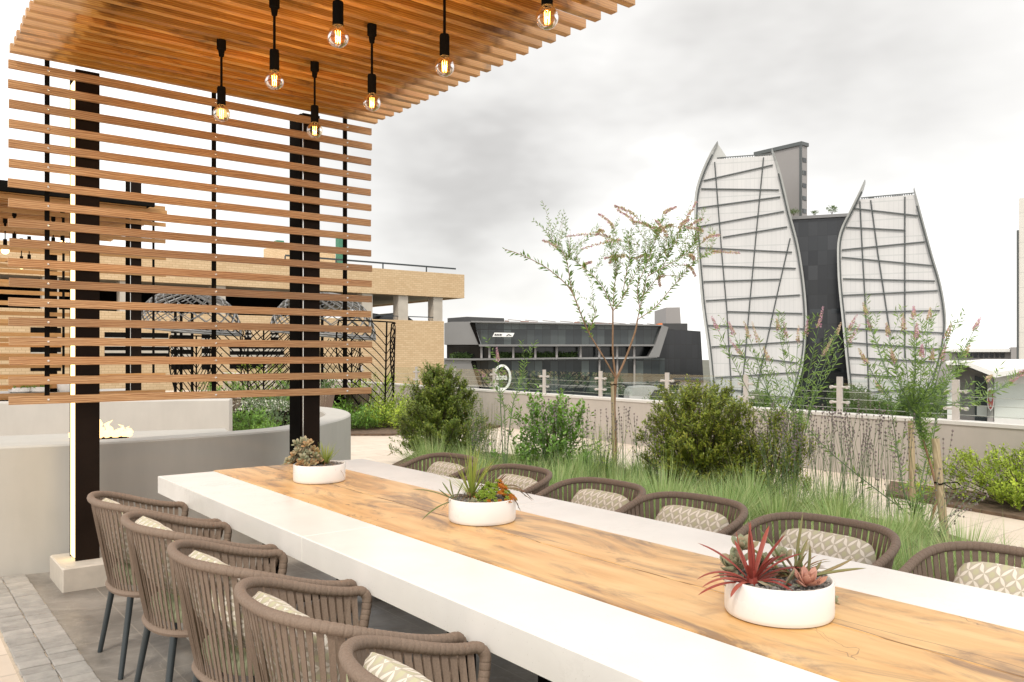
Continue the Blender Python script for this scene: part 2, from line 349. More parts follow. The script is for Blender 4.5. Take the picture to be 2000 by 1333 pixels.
# painted render of walls
def plaster(name, col, rough=.75):
    b = NB(name); f = b.noise(1.2, 6, .6, .4); f2 = b.noise(9, 4, v=b.mp((1, 1, .25)))
    c = b.mix(.55, b.ramp(f, [(.3, tuple(x*.87 for x in col)), (.7, tuple(min(1, x*1.08) for x in col))]), b.ramp(f2, [(.3, tuple(x*.93 for x in col)), (.7, tuple(min(1, x*1.05) for x in col))]))
    b.set(c, rough).bump(b.noise(45, 5), .12, .003); return b.m
M['plaster'] = plaster('grey_plaster', (.44, .42, .38)); M['coping'] = plaster('pale_coping', (.60, .57, .53)); M['parapet'] = plaster('beige_plaster', (.44, .395, .35)); M['pale'] = plaster('pale_plaster', (.50, .475, .435))
M['plinth'] = simple('stone_plinth', (.52, .47, .40), .6, 0, .10, 14, .15)
M['concrete'] = simple('concrete', (.52, .47, .40), .8, 0, .1, 2, .1)
# ground
b = NB('slate_tile'); n = b.noise(1.3, 8, .68, .9); n2 = b.noise(6, 7, .7, .6)
c = b.mix(.45, b.ramp(n, [(.36, (.10, .085, .07)), (.5, (.25, .22, .19)), (.62, (.42, .375, .325))]), b.ramp(n2, [(.3, (.11, .10, .088)), (.55, (.20, .18, .155)), (.78, (.36, .33, .29))]))
vs = b.noise(1.6, 6, .6, 2.5); c = b.mix(b.math('MULTIPLY', b.ramp(vs, [(.492, (0, 0, 0)), (.5, (1, 1, 1)), (.508, (0, 0, 0))]), .3), c, (.45, .41, .36))
rot = b.mp((1, 1, 1), rot=(0, 0, R(0))); jt = b.math('MAXIMUM', b.line(0, .6, .006, rot, .17), b.line(1, .6, .006, rot, .4)); c = b.mix(b.math('MULTIPLY', jt, .65), c, (.33, .29, .24))
b.set(c, b.ramp(n2, [(.3, (.30, .30, .30)), (.7, (.55, .55, .55))])).bump(b.math('SUBTRACT', b.noise(5, 5, .5, .2), b.math('MULTIPLY', jt, .3)), .15, .005); M['slate'] = b.m
b = NB('cream_paver'); br = b.node('ShaderNodeTexBrick', {'Vector': b.mp(rot=(0, 0, R(0))), 'Color1': (.66, .56, .46, 1), 'Color2': (.57, .475, .38, 1), 'Mortar': (.40, .33, .26, 1), 'Scale': 1.0, 'Mortar Size': .008, 'Mortar Smooth': .1, 'Bias': 0.0, 'Brick Width': .62, 'Row Height': .31})
c = b.mix(.35, br.outputs['Color'], b.ramp(b.noise(3, 6, .65), [(.3, (.50, .42, .335)), (.7, (.70, .62, .52))]))
b.set(c, .75).bump(b.math('SUBTRACT', b.math('MULTIPLY', b.noise(25, 5), .4), br.outputs['Fac']), .3, .006); M['paver'] = b.m
M['grout'] = simple('sandy_grout', (.48, .40, .31), .85, 0, .2, 25, .3)
b = NB('cobble'); c = b.mix(.5, b.ramp(b.island(), [(0, (.24, .225, .21)), (.5, (.32, .305, .285)), (1, (.43, .40, .37))]), b.ramp(b.noise(14, 6, .7), [(.3, (.20, .19, .17)), (.7, (.46, .43, .39))]))
b.set(c, .6).bump(b.noise(30, 6, .7), .5, .006); M['cobble'] = b.m
M['soil'] = simple('mulch', (.13, .085, .055), .95, 0, .5, 14, .6)
M['city'] = simple('city_ground', (.11, .11, .08), .9, 0, .3, .03)
# rope, cushion
b = NB('rope'); c = b.ramp(b.noise(3, 4), [(.3, (.18, .126, .092)), (.7, (.24, .176, .130))]); wv = b.node('ShaderNodeTexNoise', {'Vector': b.mp((1, 1, 1)), 'Scale': 220.0, 'Detail': 2.0}).outputs['Fac']
b.set(b.mix(.35, c, b.ramp(wv, [(.3, (.13, .095, .07)), (.7, (.27, .205, .16))])), .8).bump(wv, .25, .001); M['rope'] = b.m
b = NB('cushion_fabric'); sx = b.node('ShaderNodeSeparateXYZ', {'Vector': b.mp((1, 1, 1), rot=(0, R(45), 0))}); P = .036
ca = b.math('ABSOLUTE', b.math('SINE', b.math('MULTIPLY', sx.outputs[0], math.pi/P))); cb = b.math('ABSOLUTE', b.math('SINE', b.math('MULTIPLY', sx.outputs[2], math.pi/P)))
m1_ = b.math('LESS_THAN', ca, b.math('MULTIPLY', cb, .42)); m2_ = b.math('LESS_THAN', cb, b.math('MULTIPLY', ca, .42)); pt = b.math('MAXIMUM', m1_, m2_)
cc = b.mix(b.math('GREATER_THAN', b.math('MULTIPLY', ca, cb), .72), (.50, .45, .35), (.52, .50, .33))
b.set(b.mix(pt, cc, (.78, .73, .64)), .85).bump(b.noise(150, 2), .15, .001); M['cushion'] = b.m
M['pad'] = simple('sage_pad', (.48, .52, .33), .85, 0, .06, 9)
# masonry
b = NB('buff_brick'); sep = b.node('ShaderNodeSeparateXYZ', {'Vector': b.co()})
vv = b.node('ShaderNodeCombineXYZ', {0: b.math('ADD', sep.outputs[0], sep.outputs[1]), 1: sep.outputs[2]}).outputs[0]
br = b.node('ShaderNodeTexBrick', {'Vector': vv, 'Color1': (.60, .42, .24, 1), 'Color2': (.70, .52, .32, 1), 'Mortar': (.50, .34, .19, 1), 'Scale': 1.0, 'Mortar Size': .012, 'Bias': 0.1, 'Brick Width': .30, 'Row Height': .115})
b.set(b.mix(.2, br.outputs['Color'], b.ramp(b.noise(.5, 5), [(.3, (.50, .35, .19)), (.7, (.70, .52, .32))])), .85).bump(br.outputs['Fac'], -.3, .01); M['brick'] = b.m
# office glass
def panes(name, size, cols, rough=.12, line=(.02, .02, .02), lw=.06, spec=.5):
    b = NB(name); cv = b.cell(size); c = b.ramp(cv, [(i/(len(cols)-1), q) for i, q in enumerate(cols)])
    big = b.noise(.05, 3); c = b.mix(.35, c, b.ramp(big, [(.35, tuple(k*.5 for k in cols[0])), (.65, cols[-1])]))
    ln = b.math('MAXIMUM', b.line(0, size[0], lw), b.line(2, size[2], lw*1.6)); c = b.mix(b.math('MULTIPLY', ln, .8), c, line)
    b.set(c, rough); b.b.inputs['Specular IOR Level'].default_value = spec
    return b.m
M['dglass'] = panes('dark_curtain_glass', (1.5, 500, 2.4), [(.020, .024, .028), (.04, .047, .052), (.028, .032, .036), (.10, .115, .12)], .10)
M['dglass2'] = panes('black_office_glass', (2.2, 500, 3.6), [(.018, .020, .024), (.05, .055, .062), (.022, .024, .03), (.09, .095, .105), (.03, .032, .036)], .14)
M['pglass'] = panes('pale_panel_glass', (1.05, 500, 2.1), [(.045, .055, .06), (.012, .014, .017), (.15, .18, .175), (.010, .012, .014), (.03, .037, .042), (.09, .105, .105)], .12)
M['dglass3'] = panes('dark_wing_glass', (.8, 500, 1.9), [(.016, .017, .020), (.03, .032, .036), (.02, .021, .025), (.045, .047, .052)], .14)
b = NB('fritted_sail'); ln = b.math('MAXIMUM', b.math('MULTIPLY', b.line(0, .95, .10), .75), b.math('MULTIPLY', b.line(2, 3.9, .26), 1.0))
c = b.mix(b.math('MULTIPLY', ln, .6), b.ramp(b.noise(.06, 4), [(.3, (.62, .605, .60)), (.7, (.71, .695, .685))]), (.48, .49, .48)); cv = b.cell((1.45, 500, 3.9)); c = b.mix(.12, c, b.ramp(cv, [(0, (.5, .5, .5)), (1, (.85, .82, .8))]))
b.set(c, .35); M['sail'] = b.m
M['mullion'] = simple('grey_mullion', (.11, .12, .12), .5, .1)
M['fin'] = simple('pale_fin', (.55, .55, .53), .45, .1, .08, .3)
M['silverclad'] = simple('silver_cladding', (.27, .265, .26), .38, .5, .10, .15)
M['greyclad'] = simple('grey_cladding', (.33, .31, .30), .6, 0, .05, .1)
M['darkclad'] = simple('dark_cladding', (.055, .055, .055), .5, 0, .2, .4)
M['whitewall'] = simple('white_wall', (.78, .77, .74), .6, 0, .03, .2)
M['signwhite'] = simple('sign_white', (.92, .92, .90), .5, 0, .01)
M['signdark'] = simple('sign_dark', (.03, .03, .03), .5)
M['shield'] = simple('shield_red', (.33, .07, .07), .5)
M['pinkroof'] = simple('terrace_furniture', (.34, .20, .16), .7, 0, .5, .3)
M['carpaint'] = simple('black_car_paint', (.012, .014, .016), .15, 0, .1, 2); M['carglass'] = simple('car_glass', (.05, .06, .07), .08)
M['orange'] = simple('orange_cover', (.75, .22, .07), .6)
# plants
M['box'] = foliage('boxwood_leaf', [(.035, .065, .010), (.085, .135, .016), (.15, .20, .024), (.24, .27, .035)])
M['box2'] = foliage('boxwood_gold_leaf', [(.04, .07, .010), (.13, .17, .018), (.22, .27, .028), (.32, .29, .04)])
M['lime'] = foliage('lime_leaf', [(.14, .21, .02), (.34, .46, .04), (.58, .68, .08)])
M['mid'] = foliage('bright_green_leaf', [(.06, .14, .02), (.13, .27, .04), (.24, .42, .07)])
M['grey_green'] = foliage('grey_green_leaf', [(.055, .10, .05), (.11, .175, .085), (.18, .25, .13)])
M['lav'] = foliage('lavender_leaf', [(.12, .21, .07), (.23, .36, .12), (.37, .49, .20), (.50, .48, .26)])
M['straw'] = foliage('straw_leaf', [(.25, .22, .10), (.36, .33, .16), (.42, .30, .18)])
M['treeleaf'] = foliage('slender_leaf', [(.07, .14, .03), (.14, .24, .055), (.24, .36, .09)])
M['flower'] = foliage('pink_flower', [(.48, .13, .38), (.68, .34, .56), (.72, .48, .54)], .7)
M['dried'] = foliage('dried_flower', [(.50, .42, .24), (.66, .54, .36), (.70, .50, .46)], .7)
M['whitefl'] = foliage('white_flower', [(.6, .6, .5), (.8, .8, .72)], .7)
M['seed'] = foliage('seed_head', [(.17, .14, .13), (.27, .21, .23)], .8)
M['bark'] = simple('brown_bark', (.24, .14, .08), .85, 0, .3, 20, .4)
M['bark2'] = simple('grey_bark', (.10, .075, .05), .9, 0, .3, 20, .4)
M['farleaf'] = foliage('far_tree_leaf', [(.05, .09, .03), (.09, .15, .05), (.14, .21, .08)])
M['red'] = foliage('red_bromeliad', [(.20, .03, .025), (.34, .065, .05), (.42, .13, .09)], .4, .15)
M['redgreen'] = foliage('bronze_leaf', [(.14, .06, .035), (.24, .12, .06), (.20, .19, .08)], .45, .15)
M['succ'] = foliage('grey_succulent', [(.20, .23, .13), (.33, .34, .22), (.43, .31, .20)], .45, .1)
M['succb'] = foliage('tan_succulent', [(.34, .20, .10), (.45, .28, .14), (.36, .36, .20)], .45, .1)
M['aloe'] = foliage('olive_aloe', [(.10, .14, .05), (.20, .24, .09), (.30, .22, .11)], .45, .1)
M['peach'] = foliage('peach_succulent', [(.42, .18, .13), (.55, .28, .20), (.50, .25, .20)], .45, .1)
M['sedum'] = foliage('sedum', [(.16, .30, .03), (.28, .42, .05), (.30, .30, .04)], .45, .1)
M['sedumo'] = foliage('orange_sedum', [(.45, .11, .015), (.60, .18, .02), (.42, .26, .03)], .45, .1)
M['spiky'] = foliage('yellow_green_blade', [(.22, .30, .05), (.34, .42, .09), (.42, .42, .14)], .45, .2)
M['flame'] = emis('flame', (1.0, .62, .26, 1), 2.2)
# ================================================================ GROUND
def plate(name, pts, z0, z1, mat, kind='structure'):
    m = MB(); m.polyz(pts, z0, z1); o = m.build(name, mat, org=(0, 0, 0)); o['kind'] = kind; return o
def ccw(p):
    a = sum(p[i][0]*p[(i+1) % len(p)][1]-p[(i+1) % len(p)][0]*p[i][1] for i in range(len(p))); return p if a > 0 else p[::-1]
plate('ground', ccw([(-3000, -3000), (3000, -3000), (3000, 3000), (-3000, 3000)]), -16.3, -16.0, M['city'])
def wallx(y): return 9.35+(y-4.1)*.0862          # inner face of the parapet
plate('terrace_paving', ccw([(-12, -6), (wallx(-6)+.2, -6), (wallx(36)+.2, 36), (-12, 36)]), -.4, 0, M['paver'])
plate('slate_floor', ccw([(.80, -3), (3.62, -3), (3.62, 5.2), (4.2, 6.4), (3.9, 6.9), (-.6, 7.6), (.80, 6.0)]), -.1, .004, M['slate'])
cob = MB(); cob.box(.52, .80, -3, 6.22, -.05, .003); cob.build('cobble_bed', M['grout'], org=(0, 0, 0))['kind'] = 'structure'
cob = MB(); y = 1.5
while y < 6.15:
    for c in range(2):
        x0 = .532+c*.134+rnd.uniform(-.002, .002); h = .012+rnd.uniform(0, .003); yy = y+(.04 if c else 0)+rnd.uniform(-.003, .003)
        cob.bbox(x0, x0+.129, yy, yy+.087, -.02, h, .003)
    y += .092
cob.build('cobble_border', M['cobble'], org=(0, 0, 0))['kind'] = 'structure'
def bed(name, pts, z=.05):
    o = plate(name, ccw(pts), -.1, z, M['soil']); return o
BED = [(3.68, -1), (3.68, 5.4), (4.4, 7.6), (5.3, 9.3), (6.1, 10.1), (7.0, 9.9), (7.5, 8.2), (7.3, 6.0), (7.0, 4.4), (6.75, 3.1), (6.2, 2.0), (5.6, 1.0), (5.2, -1)]
bed('planting_soil', BED); bed('border_soil', [(wallx(2)-1.35, 2.0), (wallx(4.3)-1.1, 4.3), (wallx(4.6)-.25, 4.7), (wallx(1.8)-.01, 1.8)], .03)
bed('far_soil', [(6.0, 14.2), (7.4, 13.1), (9.3, 12.9), (wallx(13)-.02, 13.3), (wallx(22)-.02, 22), (4.5, 22.0), (3.2, 18.5)], .04)
# ================================================================ PARAPET + BALUSTRADE
m = MB(); T = .24
ys = [-5, 36]
m.hexa([(wallx(-5), -5, -.4), (wallx(-5)+T, -5, -.4), (wallx(36)+T, 36, -.4), (wallx(36), 36, -.4), (wallx(-5), -5, .70), (wallx(-5)+T, -5, .70), (wallx(36)+T, 36, .70), (wallx(36), 36, .70)])
pw = thing('parapet_wall', 'low beige rendered wall along the terrace edge, glass panels on top', 'wall', (wallx(0), 0, 0))
m.build('wall_body', M['parapet'], pw, org=pw.location)
m = MB(); m.hexa([(wallx(-5)-.012, -5, .70), (wallx(-5)+T+.012, -5, .70), (wallx(36)+T+.012, 36, .70), (wallx(36)-.012, 36, .70), (wallx(-5)-.012, -5, .738), (wallx(-5)+T+.012, -5, .738), (wallx(36)+T+.012, 36, .738), (wallx(36)-.012, 36, .738)])
m.build('coping', M['coping'], pw, org=pw.location)
def wall_at(u, off=.12):
    a = (u-CX)/F; X = math.sin(YAW)+a*math.cos(YAW); Y = math.cos(YAW)-a*math.sin(YAW)
    d = (9.35-4.1*.0862+off)/(X-.0862*Y); return d*X, d*Y
bl = thing('glass_balustrade', 'clear glass balustrade with pale metal posts on the parapet wall', 'balustrade', (wallx(6)+.12, 6, .738))
pys = [wall_at(u)[1] for u in (813, 887, 965, 1063, 1173, 1303, 1457, 1640, 1867)]
pys = sorted(pys+[min(wall_at(1867)[1]-1.45, 3.0), 20.9, 24, 27, 30])
for y in pys:
    x = wallx(y)+.12; m = MB()
    m.box(x-.014, x+.014, y-.036, y+.036, .738, 1.19)
    m.build('post', M['steel'], bl, org=bl.location)
    for zz in (1.06, .87):
        m = MB(); m.lathe([(0, 0), (.015, 0), (.015, .2), (0, .2)], (0, 0, 0), 8)
        m.v = [(x+a, y-.10+c, zz+b_) for (a, b_, c) in m.v]
        for s_ in (-.11, .11): m.tube([(x-.02, y+s_, zz), (x+.02, y+s_, zz)], .022, 10)
        m.build('clamp', M['steel'], bl, org=bl.location)
for i in range(len(pys)-1):
    y0, y1 = pys[i]+.05, pys[i+1]-.05; x0 = wallx(y0)+.12; x1 = wallx(y1)+.12; m = MB()
    m.hexa([(x0-.005, y0, .79), (x0+.005, y0, .79), (x1+.005, y1, .79), (x1-.005, y1, .79), (x0-.005, y0, 1.165), (x0+.005, y0, 1.165), (x1+.005, y1, 1.165), (x1-.005, y1, 1.165)])
    m.build('glass_panel', M['glass'], bl, org=bl.location)
m = MB()
for zz in (.80, .91, 1.0): m.tube([(wallx(pys[0])+.15, pys[0], zz), (wallx(pys[-1])+.15, pys[-1], zz)], .0035, 5)
m.build('cable', M['steel'], bl, org=bl.location)
# ================================================================ PERGOLA
def make_pergola(oy, first):
    pg = thing('pergola', 'large cedar slatted pergola with black posts over the long table' if first else 'cedar slatted pergola with wide spaced slats behind the curved wall', 'pergola', (1.0, 5.8+oy, 0), 0, 'cedar pergolas')
    O = pg.location
    def bd(m, n, mt, par=None, sm=False): return m.build(n, mt, par or pg, sm, org=O)
    r = random.Random(3 if first else 4)
    # slat screen
    m = MB()
    if first:
        zs = [3.208-.1192*i for i in range(18)]
    else: zs = [3.42-.222*i for i in range(13)]
    for z in zs:
        x0 = .648+r.uniform(-.004, .004); x1 = 3.085+r.uniform(-.006, .006); sag = r.uniform(-.003, .003)
        n = 8; top = []; 
        for k in range(n+1):
            x = x0+(x1-x0)*k/n; dz = sag*math.sin(math.pi*k/n)+r.uniform(-.0008, .0008); dy = r.uniform(-.001, .001)
            top.append((x, dy, dz))
        vs = []; fs = []
        for (x, dy, dz) in top:
            y0 = 5.735+oy+dy; h = .025
            vs += [(x, y0, z-h+dz), (x, y0+.022, z-h+dz), (x, y0+.022, z+h+dz), (x, y0, z+h+dz)]
        for k in range(n):
            for q in range(4): fs.append((k*4+q, k*4+(q+1) % 4, k*4+4+(q+1) % 4, k*4+4+q))
        fs += [(3, 2, 1, 0), (n*4, n*4+1, n*4+2, n*4+3)]
        m.add(vs, fs)
    bd(m, 'slat_screen', M['slat'] if first else M['fardeck'])
    rods = (.855, 1.876, 2.875) if first else (1.88, 2.94)
    for x in rods:
        m = MB(); m.box(x-.0125, x+.0125, 5.76+oy, 5.785+oy, 1.17, 3.34); rod = bd(m, 'hanging_rod', M['black'])
        if first:
            m = MB()
            for z in zs: m.ball((x+.002, 5.734+oy, z), .008, 8, 4, (1, .5, 1))
            m.build_split('bolt', M['silver'], rod, False, O)
    # roof slats
    m = MB(); n = 46 if first else 26; yb = 5.72+oy if first else 14.2
    for i in range(n):
        y = yb-.1245*i; x0 = .655+r.uniform(-.006, .006)-(.0 if first else .5); x1 = (3.12 if first else 3.0)+r.uniform(-.006, .006); z0 = 3.275+r.uniform(-.003, .003)
        h = .047 if first else .05
        m.box(x0, x1, y-.023, y+.023, z0, z0+h)
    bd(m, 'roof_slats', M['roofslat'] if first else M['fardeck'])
    # boarded deck above, set in from the slat ends
    y0 = yb-.1245*n
    if first:
        m = MB(); y = yb+.05
        while y > y0: m.box(.93, 2.84, y-.120, y, 3.333, 3.353); y -= .1245
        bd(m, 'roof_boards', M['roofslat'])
        for x in (.96, 1.9, 2.80):
            m = MB(); m.box(x-.03, x+.03, y0, yb+.06, 3.356, 3.46); bd(m, 'purlin', M['black'])
    else:
        m = MB(); m.box(.30, 2.74, y0+.06, yb, 3.335, 3.355); bd(m, 'roof_boards', M['fardeck'])
        m = MB(); m.box(-.6, 2.82, y0-.02, y0+.05, 3.34, 3.46); m.box(2.75, 2.82, y0+.052, yb, 3.37, 3.46); bd(m, 'fascia', M['black'])
    # posts
    for (x, k) in ((1.015, 0), (2.54 if first else 2.66, 1)):
        y = 5.79+oy; m = MB(); zt = 3.27 if first else 3.78
        # steel channel box: front plate, back plate and web
        dp = .19 if k == 0 else .25
        if k == 0:
            m.box(x, x+.14, y, y+.012, .15, zt); m.box(x+.02, x+.14, y+.012, y+dp-.012, .15, zt); m.box(x, x+.14, y+dp-.012, y+dp, .15, zt)
        else: m.box(x, x+.135, y, y+dp, .15, zt)
        p = bd(m, 'post', M['brown'])
        if k == 1:
            m = MB(); m.box(x-.003, x+.003, y-.004, y-.0005, .16, zt-.05); bd(m, 'edge_trim', M['silver'], p)
            m = MB(); m.box(x-.008, x-.0005, y+.03, y+dp-.02, .15, zt); bd(m, 'cheek_plate', M['black'], p)
        elif first:
            m = MB(); m.box(x-.004, x+.0195, y+.0125, y+.135, .17, 3.20); bd(m, 'led_strip', M['led'], p)
        m = MB()
        if k == 0: m.bbox(x-.10, x+.36, y-.16, y+dp+.10, 0, .15, .008)
        else: m.bbox(x-.16, x+.30, y-.16, y+dp+.12, 0, .15, .008)
        bd(m, 'plinth', M['plinth'], p)
    return pg
make_pergola(0, True)
make_pergola(5.71, False)
# ---- pendant lamps
def make_pendant(x, y, label, zb=2.85, light=True,  grp='globe pendant lamps under the pergola roof', top=3.28):
    t = thing('pendant_lamp', label, 'pendant lamp', (x, y, top), 0, grp)
    o = Vector((x, y, top))
    m = MB(); m.lathe([(.0, .0), (.026, .0), (.026, -.06), (.018, -.065), (.014, -.10), (.009, -.103)], (x, y, top), 16); m.build('ceiling_cap', M['black'], t, True, org=o)
    m = MB(); m.tube([(x, y, top-.09), (x, y, zb+.14)], .007, 8); m.build('stem', M['black'], t, True, org=o)
    m = MB(); m.lathe([(.0, .155), (.022, .153), (.024, .145), (.024, .048), (.02, .045), (.0, .045)], (x, y, zb), 20); m.build('socket', M['black'], t, True, org=o)
    m = MB(); pr = [(.018, .052), (.021, .044)]
    for k in range(1, 13):
        a = math.pi*(.16+.84*k/12); pr.append((.0475*math.sin(a), .0475*math.cos(a)))
    m.lathe(pr, (x, y, zb), 24); b = m.build('bulb', M['bulb'] if light else M['glow'], t, True, org=o)
    m = MB()
    for k in range(6):
        a = k*math.pi/3; a2 = a+.3; m.tube([(x+.012*math.cos(a), y+.012*math.sin(a), zb+.024), (x+.010*math.cos(a2), y+.010*math.sin(a2), zb-.026)], .0013, 4)
    m.build('filament', M['filament'], b, org=o)
    if light:
        l = bpy.data.lights.new('bulb_light', 'POINT'); l.energy = 4.0; l.color = (1, .64, .32); l.shadow_soft_size = .003
        lo = bpy.data.objects.new('bulb_light', l); SC.collection.objects.link(lo); lo.parent = t; lo.location = (0, 0, zb-top)
    return t
LY = ('farthest from the camera', 'second from the slat screen', 'third from the slat screen', 'nearest the camera')
for (x, y, lab) in ((1.59, 4.76, 'globe bulb pendant in front of the slat screen, halfway between the two posts'),
                    (1.61, 4.02, 'globe bulb pendant second from the slat screen in the left row, left of centre'),
                    (1.61, 3.30, 'largest globe bulb of the left row, hanging nearest the camera'),
                    (2.165, 4.76, 'lowest hanging globe bulb in the picture, in front of the right black post'),
                    (2.175, 4.04, 'globe bulb pendant beside the roof corner, second from the screen in the right row'),
                    (2.18, 3.32, 'globe bulb pendant against the right slat ends, third in the right row'),
                    (2.20, 2.58, 'globe bulb pendant at the top edge, rightmost of all')):
    make_pendant(x, y, lab)
# ================================================================ TABLE
tb = thing('dining_table', 'long table with a rough timber middle between thick white stone slabs', 'table', (1.98, 2.4, 0))
o = tb.location; Y1 = 5.04
for (x0, x1) in ((1.314, 1.642), (2.310, 2.640)):
    m = MB(); cuts = [Y1, 3.005, -.6]
    for i in range(2): m.bbox(x0, x1, cuts[i+1]+.0012, cuts[i], .652, .75, .003)
    m.build('stone_slab', M['quartz'], tb, org=o)
m = MB(); n = 40
ya = [-.6+(Y1+.03+.6)*i/n for i in range(n+1)]
r = random.Random(5)
m.bbox(1.645, 1.972, -.6, Y1+.035, .70, .7515, .003); m.bbox(1.9745, 2.307, -.6, Y1+.02, .70, .7515, .003)
tt = m.build('timber_top', M['timber'], tb, org=o)
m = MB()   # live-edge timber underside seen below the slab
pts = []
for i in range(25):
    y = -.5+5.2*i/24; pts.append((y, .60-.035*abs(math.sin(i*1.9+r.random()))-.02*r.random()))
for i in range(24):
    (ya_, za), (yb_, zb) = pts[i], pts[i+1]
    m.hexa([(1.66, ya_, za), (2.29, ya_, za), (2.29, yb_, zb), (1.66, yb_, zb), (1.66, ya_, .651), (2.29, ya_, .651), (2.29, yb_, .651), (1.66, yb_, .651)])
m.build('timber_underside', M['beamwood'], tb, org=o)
for yy in (4.42, 2.55, .55):
    for xx in (1.40, 2.55):
        m = MB(); m.bbox(xx-.13, xx+.13, yy-.14, yy+.14, .004, .12, .006); ft = m.build('foot_block', M['plinth'], tb, org=o)
    for xx in (1.75, 2.2):
        m = MB(); m.box(xx-.025, xx+.025, yy-.06, yy-.02, .004, .60); m.box(xx-.025, xx+.025, yy+.02, yy+.06, .004, .60); m.build('leg', M['black'], tb, org=o)
    m = MB(); m.box(1.40, 2.55, yy-.04, yy+.04, .5, .56) if False else m.box(1.5, 2.45, yy-.018, yy+.018, .05, .09); m.build('stretcher', M['black'], tb, org=o)
# ================================================================ CHAIRS
def rimpath(n, grow=0.0, zadd=0.0):
    """U-shaped plan from the front of one arm round the back to the other; local y is forward"""
    pts = []
    for i in range(n+1):
        t = -1+2*i/n; a = abs(t); sg = 1 if t > 0 else -1
        if a > .68:
            q = (a-.68)/.32; x = .300-.012*q; y = -.02+.225*q
        else:
            th = a/.68*math.pi/2; x = .300*math.sin(th)**.86 if th > 0 else 0; y = -.02-.235*max(0, math.cos(th))**.80
        pts.append((x*sg, y, t))
    return pts
def rimz(y):
    q = min(1, max(0, (.19-y)/.42)); q = .4*q+.6*q*q*(3-2*q); return .668+.107*q
def make_chair(label, group):
    t = thing('rope_chair', label, 'chair', (0, 0, 0), 0, group)
    P = rimpath(260); D = [0]
    for i in range(1, len(P)): D.append(D[-1]+math.dist(P[i][:2], P[i-1][:2]))
    pts = [Vector((x, y, rimz(y))) for x, y, _ in P]
    # arm fronts turn down to the seat frame
    def down(sg): return [Vector((sg*(.288-.002*k), .205+.032*math.sin(k*math.pi/10), .668-.032*(1-math.cos(k*math.pi/10)))) for k in range(1, 6)]+[Vector((sg*(.274-.0125*k), .231-.018*k, .60-.045*k)) for k in range(0, 6)]
    full = list(reversed(down(-1)))+pts+down(1)
    rs = []
    L_ = 0
    for i, p in enumerate(full):
        if i: L_ += (p-full[i-1]).length
        rs.append(.0172*(1+.085*math.sin(L_/.0185*2*math.pi)))
    # resample finely so each wrap of rope shows
    fine = []; fr = []; acc = 0; step = .0034; L_ = 0
    for i in range(1, len(full)):
        a, b_ = full[i-1], full[i]; l = (b_-a).length
        while acc <= l:
            p = a.lerp(b_, acc/l); fine.append(p); ph = (L_+acc)/.0195 % 1; fr.append(.0166 if ph > .16 else .0150); acc += step
        acc -= l; L_ += l
    m = MB(); m.tube(fine, fr, 10); m.build('rim', M['rope'], t, True)
    # ropes
    m = MB(); n = 49; tot = D[-1]
    base = lambda x, y: (x*.76, (y+.03)*.80)
    tw = random.Random(2)
    for i in range(n):
        s = tot*(i+.5)/n; k = min(range(len(D)), key=lambda q: abs(D[q]-s)); x, y, tt_ = P[k]
        k2 = min(len(P)-1, k+2); k0 = max(0, k-2); tang = Vector((P[k2][0]-P[k0][0], P[k2][1]-P[k0][1], 0)).normalized(); nor = tang.cross(Vector((0, 0, 1)))
        top = Vector((x, y, rimz(y)-.012)); bx, by = base(x, y); bot = Vector((bx, by, .365))
        for layer in (0,):
            tg = tw.uniform(.15, .75)*(1 if i % 2 else .7); nn = 4; vs = []
            for q in range(nn+1):
                f = q/nn; p = top.lerp(bot, f)+nor*(.014*math.sin(f*math.pi)*0); a = tg*math.sin(f*math.pi*.9)
                wv_ = tang*math.cos(a)+nor*math.sin(a); w_ = .0094*(1-.22*f); p2 = p
                th = nor*.0022
                vs += [p2-wv_*w_-th, p2+wv_*w_-th, p2+wv_*w_+th, p2-wv_*w_+th]
            fs = []
            for q in range(nn):
                for e in range(4): fs.append((q*4+e, q*4+(e+1) % 4, q*4+4+(e+1) % 4, q*4+4+e))
            m.add(vs, fs)
    m.build('rope_strands', M['rope'], t)
    # seat ring
    m = MB(); ring = [Vector((base(x, y)[0], base(x, y)[1], .362)) for x, y, _ in P[::6]]
    ring += [Vector((x, .172, .362)) for x in (.15, .05, -.05, -.15)]; ring.append(ring[0]); m.tube(ring, .0155, 8); m.build('seat_frame', M['rope'], t, True)
    m = MB(); outer = [(base(x, y)[0]*1.02, base(x, y)[1]*1.02) for x, y, _ in P[::10]]
    c = Vector((0, 0)); lv = [(.70, .385), (.86, .395), (.90, .42), (.87, .442), (.70, .452), (.4, .455)]; vs = []; fs = []; k = len(outer)
    for s_, z in lv:
        for (x, y) in outer: vs.append((x*s_, y*s_, z))
    for a in range(len(lv)-1):
        for q in range(k): j = (q+1) % k; fs.append((a*k+q, a*k+j, (a+1)*k+j, (a+1)*k+q))
    fs.append(tuple((len(lv)-1)*k+q for q in range(k))); m.add(vs, fs); m.build('seat_pad', M['pad'], t, True)
    # back cushion
    m = MB(); nx, nz_ = 22, 16; W, H = .212, .158
    for side in (-1, 1):
        vs = []; fs = []
        for j in range(nz_+1):
            for i in range(nx+1):
                u_ = -1+2*i/nx; v_ = -1+2*j/nz_
                e = max(0, (1-abs(u_)**2.6)*(1-abs(v_)**2.2))**.5
                x = W*u_*(1-.13*v_**4); z = H*v_*(1-.16*u_**4)*(1-.05*(1-u_*u_)) 
                y = side*.078*e-.045*(v_)+.02*u_*u_
                y += .006*math.sin(7*u_+3*v_)*e
                vs.append((x, -.115+y, .592+z))
        for j in range(nz_):
            for i in range(nx):
                q = j*(nx+1)+i; f = (q, q+1, q+nx+2, q+nx+1); fs.append(f if side < 0 else f[::-1])
        m.add(vs, fs)
    m.build('back_cushion', M['cushion'], t, True)
